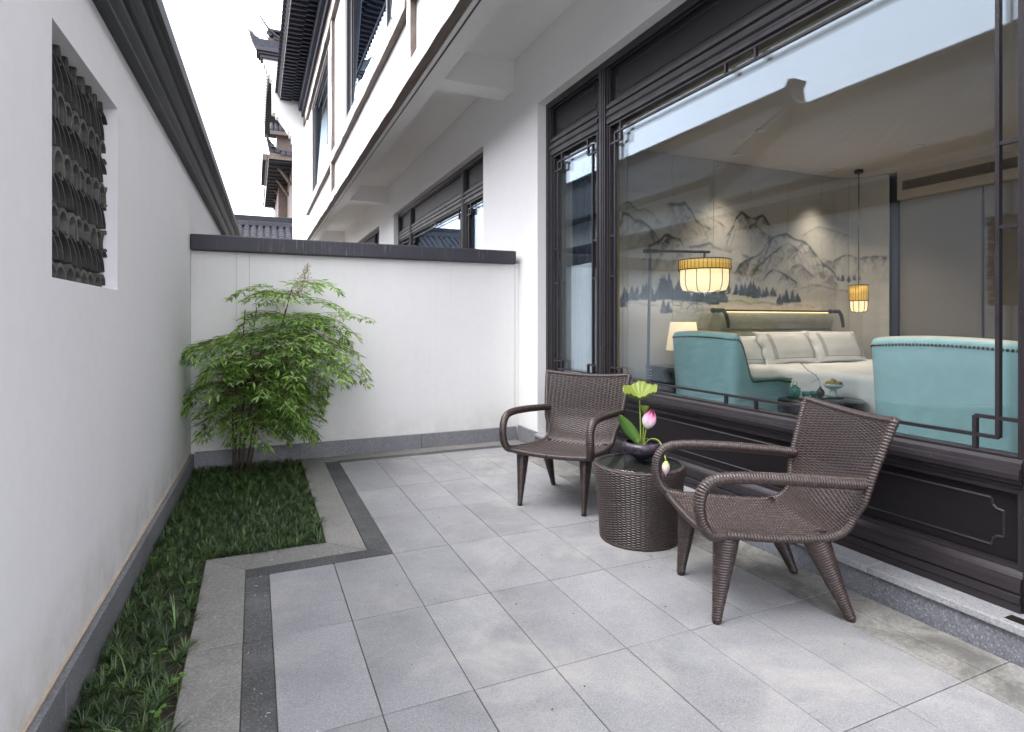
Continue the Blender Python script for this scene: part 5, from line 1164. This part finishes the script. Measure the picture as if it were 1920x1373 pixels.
# ------------------------------------------------------------------ neighbouring house beyond the left wall (mirrored in the glass)
nh = thing('neighbour_house', 'white neighbouring house behind the left wall with stepped tile topped walls', 'building')
def tiled_slope(y0, y1, zt, x=-3.5):
    n = int((y1-y0)/0.03); V, U = np.meshgrid(np.linspace(y0, y1, n), np.linspace(0, 1, 26)); st_ = 0.03*(1-(U*25/3 % 1))
    P = np.stack([x+0.1+U*1.9, V, zt-0.34-U*1.55+0.05*np.abs(np.sin(PI*V/0.22))+st_], -1); o = obj('roof_tiles', grid_mesh('roof_tiles', P), 'roof_clay', nh); o['kind'] = 'stuff'
    box_part('roof_ridge', 'roof_clay', nh, x-0.12, x+0.10, y0, y1, zt-0.42, zt-0.08); box_part('ridge_cap', 'coping_paint', nh, x-0.16, x+0.14, y0-0.02, y1+0.02, zt-0.078, zt, 0.015)
    box_part('wall', 'white_plaster', nh, -2.15, -1.95, y0+0.02, y1-0.02, 0, zt-1.56); MB().extr([(x+0.1, zt-0.40), (-1.56, zt-1.90), (-1.56, zt-1.95), (x+0.1, zt-0.46)], y0, y1, 'y').obj('eave_board', 'soffit_board', nh, fixn=True)
tiled_slope(7.50, 16, 5.42); tiled_slope(-2.5, 7.36, 4.99)
MB().extr([(7.20, 5.02), (7.49, 5.00), (7.49, 5.40), (7.40, 5.52), (7.30, 5.50), (7.36, 5.36), (7.33, 5.16)], -3.68, -3.34, 'x').obj('ridge_tip', 'roof_clay', nh, fixn=True)
MB().extr([(-3.6, 5.30), (-3.4, 5.06), (-1.62, 3.62), (-1.62, 3.05), (-3.6, 4.5)], 7.362, 7.498, 'y').obj('verge_board', 'soffit_board', nh, fixn=True); MB().box(-2.15, -1.95, 7.30, 7.55, 0, 3.4).obj('wall_end', 'white_plaster', nh)

# ------------------------------------------------------------------ roofs and walls in the distance
gw = thing('gable_fire_wall', 'tall white gable wall with stepped corbels and dark tiled cap beyond the timber facade', 'wall', (0, 20.3, 0))
gp = [(2.6, -0.1), (1.165, -0.1), (1.137, 7.10), (1.10, 7.10), (1.10, 7.30), (1.03, 7.30), (1.03, 7.42), (0.98, 7.42), (0.91, 7.55), (0.68, 7.86), (0.62, 7.86), (0.60, 7.98), (0.505, 7.98), (0.500, 9.05), (0.44, 9.05), (0.44, 9.20), (0.37, 9.20), (0.37, 9.33), (0.31, 9.33), (0.31, 9.48), (0.24, 9.48), (0.24, 9.68), (2.6, 9.68)]
MB().extr([(x, z) for x, z in gp], 0.0, 0.35, 'y').obj('wall_panel', 'white_plaster', gw, fixn=True)
for i, (x0, z0, z1) in enumerate(((0.16, 9.682, 9.78), (0.10, 9.785, 9.86), (0.04, 9.865, 9.98))): box_part('cap_course', 'coping_paint' if i != 1 else 'roof_clay', gw, x0, 2.6, -0.08-0.05*i, 0.43+0.05*i, z0, z1, 0.01)
MB().extr([(0.05, 9.985), (2.6, 9.985), (2.6, 10.28), (0.0, 10.34), (-0.16, 10.50), (-0.10, 10.30)], 0.05, 0.30, 'y').obj('ridge', 'roof_clay', gw, fixn=True)

MB().tube([(-0.20, 0.17, 10.62), (-0.06, 0.17, 10.42), (0.10, 0.17, 10.36)], [0.02, 0.05, 0.06], 6).obj('ridge_tip', 'roof_clay', gw)

def eave_house(root, y0, y1, xw, xe, ze, mat='brown_timber', fascia=0.30, tipz=0.8):
    """long house seen down its eave: wall, soffit, rafters, brackets, drip tiles, gable band with curved ridge"""
    box_part('wall', mat, root, xw, xw+2.5, y0, y1, ze-4.5, ze+0.6); box_part('soffit', 'soffit_board', root, xe, xw+0.3, y0, y1, ze, ze+0.06)
    box_part('fascia', 'weathered_timber', root, xe-0.03, xe, y0, y1, ze-0.03, ze+0.09); box_part('gable_fascia', 'weathered_timber', root, xe, xw+0.3, y0-0.04, y0, ze+0.0, ze+fascia)
    n = int((y1-y0)/0.9)
    for k in range(n): box_part('rafter', 'rafter_paint', root, xe+0.02, xw, y0+0.2+k*0.9, y0+0.3+k*0.9, ze-0.06, ze-0.003)
    for k in range(5):
        y = y0+1.4+k*(y1-y0-2.5)/4; MB().tube([(xe+0.45, y, ze-0.08), (xe+0.62, y, ze-0.22), (xw-0.16, y, ze-0.72), (xw-0.005, y, ze-0.95)], [0.07, 0.09, 0.10, 0.08], 6).obj('bracket', 'brown_timber', root)
    k = 0; y = y0
    while y < y1: MB().lathe([(0, 0), (0.12, 0), (0.12, 0.02), (0, 0.02)], 10).obj('drip_tile', 'roof_clay', root, loc=(xe-0.10, y, ze+0.14), rot=(0, PI/2-0.4, 0)); y += 0.45
    m_ = int((xw-xe)/0.27)
    for k in range(m_+1): MB().lathe([(0, 0), (0.12, 0), (0.12, 0.02), (0, 0.02)], 12).obj('drip_tile', 'roof_clay', root, loc=(xe+0.12+k*0.27, y0-0.10, ze+fascia+0.02+0.35*max(0, 1-k/2.2)**2), rot=(PI/2-0.3, 0, 0))
    cur = catmull([(xe-0.16, y0-0.1, ze+tipz+0.42), (xe+0.05, y0-0.08, ze+tipz+0.05), (xe+0.35, y0-0.05, ze+tipz-0.28), (xe+0.75, y0, ze+0.45), (xw+0.25, y0, ze+0.42)], 20)
    MB().tube([tuple(p) for p in cur], list(np.linspace(0.03, 0.07, 20)), 7).obj('hip_ridge', 'roof_clay', root, smooth=True)
    up = [(p[0], p[2]) for p in cur]; MB().extr(up+[(xw+0.25, ze+fascia+0.001), (xe+0.02, ze+fascia+0.001)], y0-0.02, y0+0.25, 'y').obj('roof_end', 'roof_clay', root, fixn=True)
fh = thing('far_timber_house', 'distant timber house with tile drip edge and curved brackets seen past the white gable', 'building', (0, 0, 0))
eave_house(fh, 32, 46, 1.80, 0.66, 9.50)
box_part('upper_wall', 'brown_timber', fh, 1.05, 3.0, 33, 36, 10.1, 11.0); 
rt = MB(); 
for k in range(6): rt.tube([(0.80+k*0.22, 32.6, 11.15), (0.86+k*0.22, 35.2, 12.3)], 0.10, 8)
o = rt.obj('upper_roof_tiles', 'roof_clay', fh, smooth=True); box_part('upper_fascia', 'weathered_timber', fh, 0.72, 2.2, 32.5, 32.56, 10.93, 11.12)
fs2 = thing('far_side_eave', 'small dark eave jutting out left of the distant timber house', 'building')
box_part('soffit', 'soffit_board', fs2, 0.42, 1.3, 38, 45, 10.9, 11.0); box_part('fascia', 'weathered_timber', fs2, 0.39, 0.42, 38, 45, 10.85, 11.02); box_part('gable_end', 'weathered_timber', fs2, 0.39, 1.3, 37.95, 38, 10.95, 11.3); box_part('wall', 'brown_timber', fs2, 1.3, 2.4, 38, 45, 6, 10.9)
ft = thing('far_corner_tower', 'dark tiered roof corner with upturned tips above the white gable wall', 'building')
box_part('window_storey', 'soffit_board', ft, 0.50, 2.4, 25.0, 27.5, 11.2, 12.45); box_part('beam', 'brown_timber', ft, 0.48, 2.4, 24.95, 25.0, 12.22, 12.50)
box_part('long_soffit', 'soffit_board', ft, 0.56, 2.0, 25.2, 40, 12.9, 12.98); box_part('fascia', 'weathered_timber', ft, 0.53, 0.56, 25.2, 40, 12.86, 13.0)
y = 25.3
while y < 38: MB().lathe([(0, 0), (0.11, 0), (0.11, 0.02), (0, 0.02)], 10).obj('drip_tile', 'roof_clay', ft, loc=(0.48, y, 12.98), rot=(0, PI/2-0.4, 0)); y += 0.4
cur = catmull([(0.16, 24.8, 13.25), (0.36, 24.8, 12.95), (0.55, 24.8, 12.72), (0.85, 24.85, 12.52), (1.3, 24.9, 12.46), (2.4, 24.9, 12.44)], 20)
MB().tube([tuple(p) for p in cur], list(np.linspace(0.025, 0.07, 20)), 7).obj('hip_ridge', 'roof_clay', ft, smooth=True)
for k in range(4): MB().lathe([(0, 0), (0.12, 0), (0.12, 0.02), (0, 0.02)], 12).obj('drip_tile', 'roof_clay', ft, loc=(0.52+k*0.27, 24.85, 12.50+0.12*max(0, 1-k)), rot=(PI/2-0.3, 0, 0))
cur = catmull([(-0.13, 24.5, 12.42), (0.03, 24.5, 12.22), (0.2, 24.5, 12.10), (0.5, 24.55, 12.06)], 12); MB().tube([tuple(p) for p in cur], list(np.linspace(0.02, 0.07, 12)), 7).obj('lower_ridge', 'roof_clay', ft, smooth=True)
MB().extr([(0.06, 12.10), (0.50, 12.02), (0.50, 11.72), (0.28, 11.74)], 24.5, 24.9, 'y').obj('lower_roof_end', 'roof_clay', ft, fixn=True)

fr_ = thing('far_tiled_roof', 'grey tiled roof with a straight ridge seen just over the cross wall', 'roof', (0, 24, 0))
box_part('ridge', 'roof_clay', fr_, -3.2, 2.2, -0.12, 0.12, 4.99, 5.20, 0.02); box_part('ridge_base', 'coping_paint', fr_, -3.2, 2.2, -0.20, 0.20, 4.80, 4.985, 0.02)
vt2 = MB()
for k in range(90): vt2.box(-3.2+k*0.06, -3.2+k*0.06+0.045, -0.135, 0.135, 5.0, 5.18)
vt2.obj('ridge_tiles', 'roof_clay', fr_)['kind'] = 'stuff'
MB().add([(-3.2, -3.4, 3.0), (2.2, -3.4, 3.0), (2.2, 0, 4.82), (-3.2, 0, 4.82)], [(0, 1, 2, 3)]).obj('roof_board', 'coping_paint', fr_)
tm_ = MB(); tm_.extr([(0.105*math.cos(t_), 0.085*math.sin(t_)) for t_ in np.linspace(0, PI, 7)]+[(0.088*math.cos(t_), 0.070*math.sin(t_)) for t_ in np.linspace(PI, 0, 7)], -0.13, 0.10, 'z')
me = tm_.mesh('roof_tile'); me.materials.append(MATS['roof_clay']); sl_ = math.atan2(1.82, 3.4)
for c in range(22):
    for r in range(9):
        o = obj('roof_tile', me, None, fr_, (-2.9+c*0.238+random.uniform(-.006, .006), -0.22-r*0.155, 4.75-0.12+0.085-r*0.083+random.uniform(-.004, .004)), (PI/2+sl_-0.09+0.0, 0, 0))
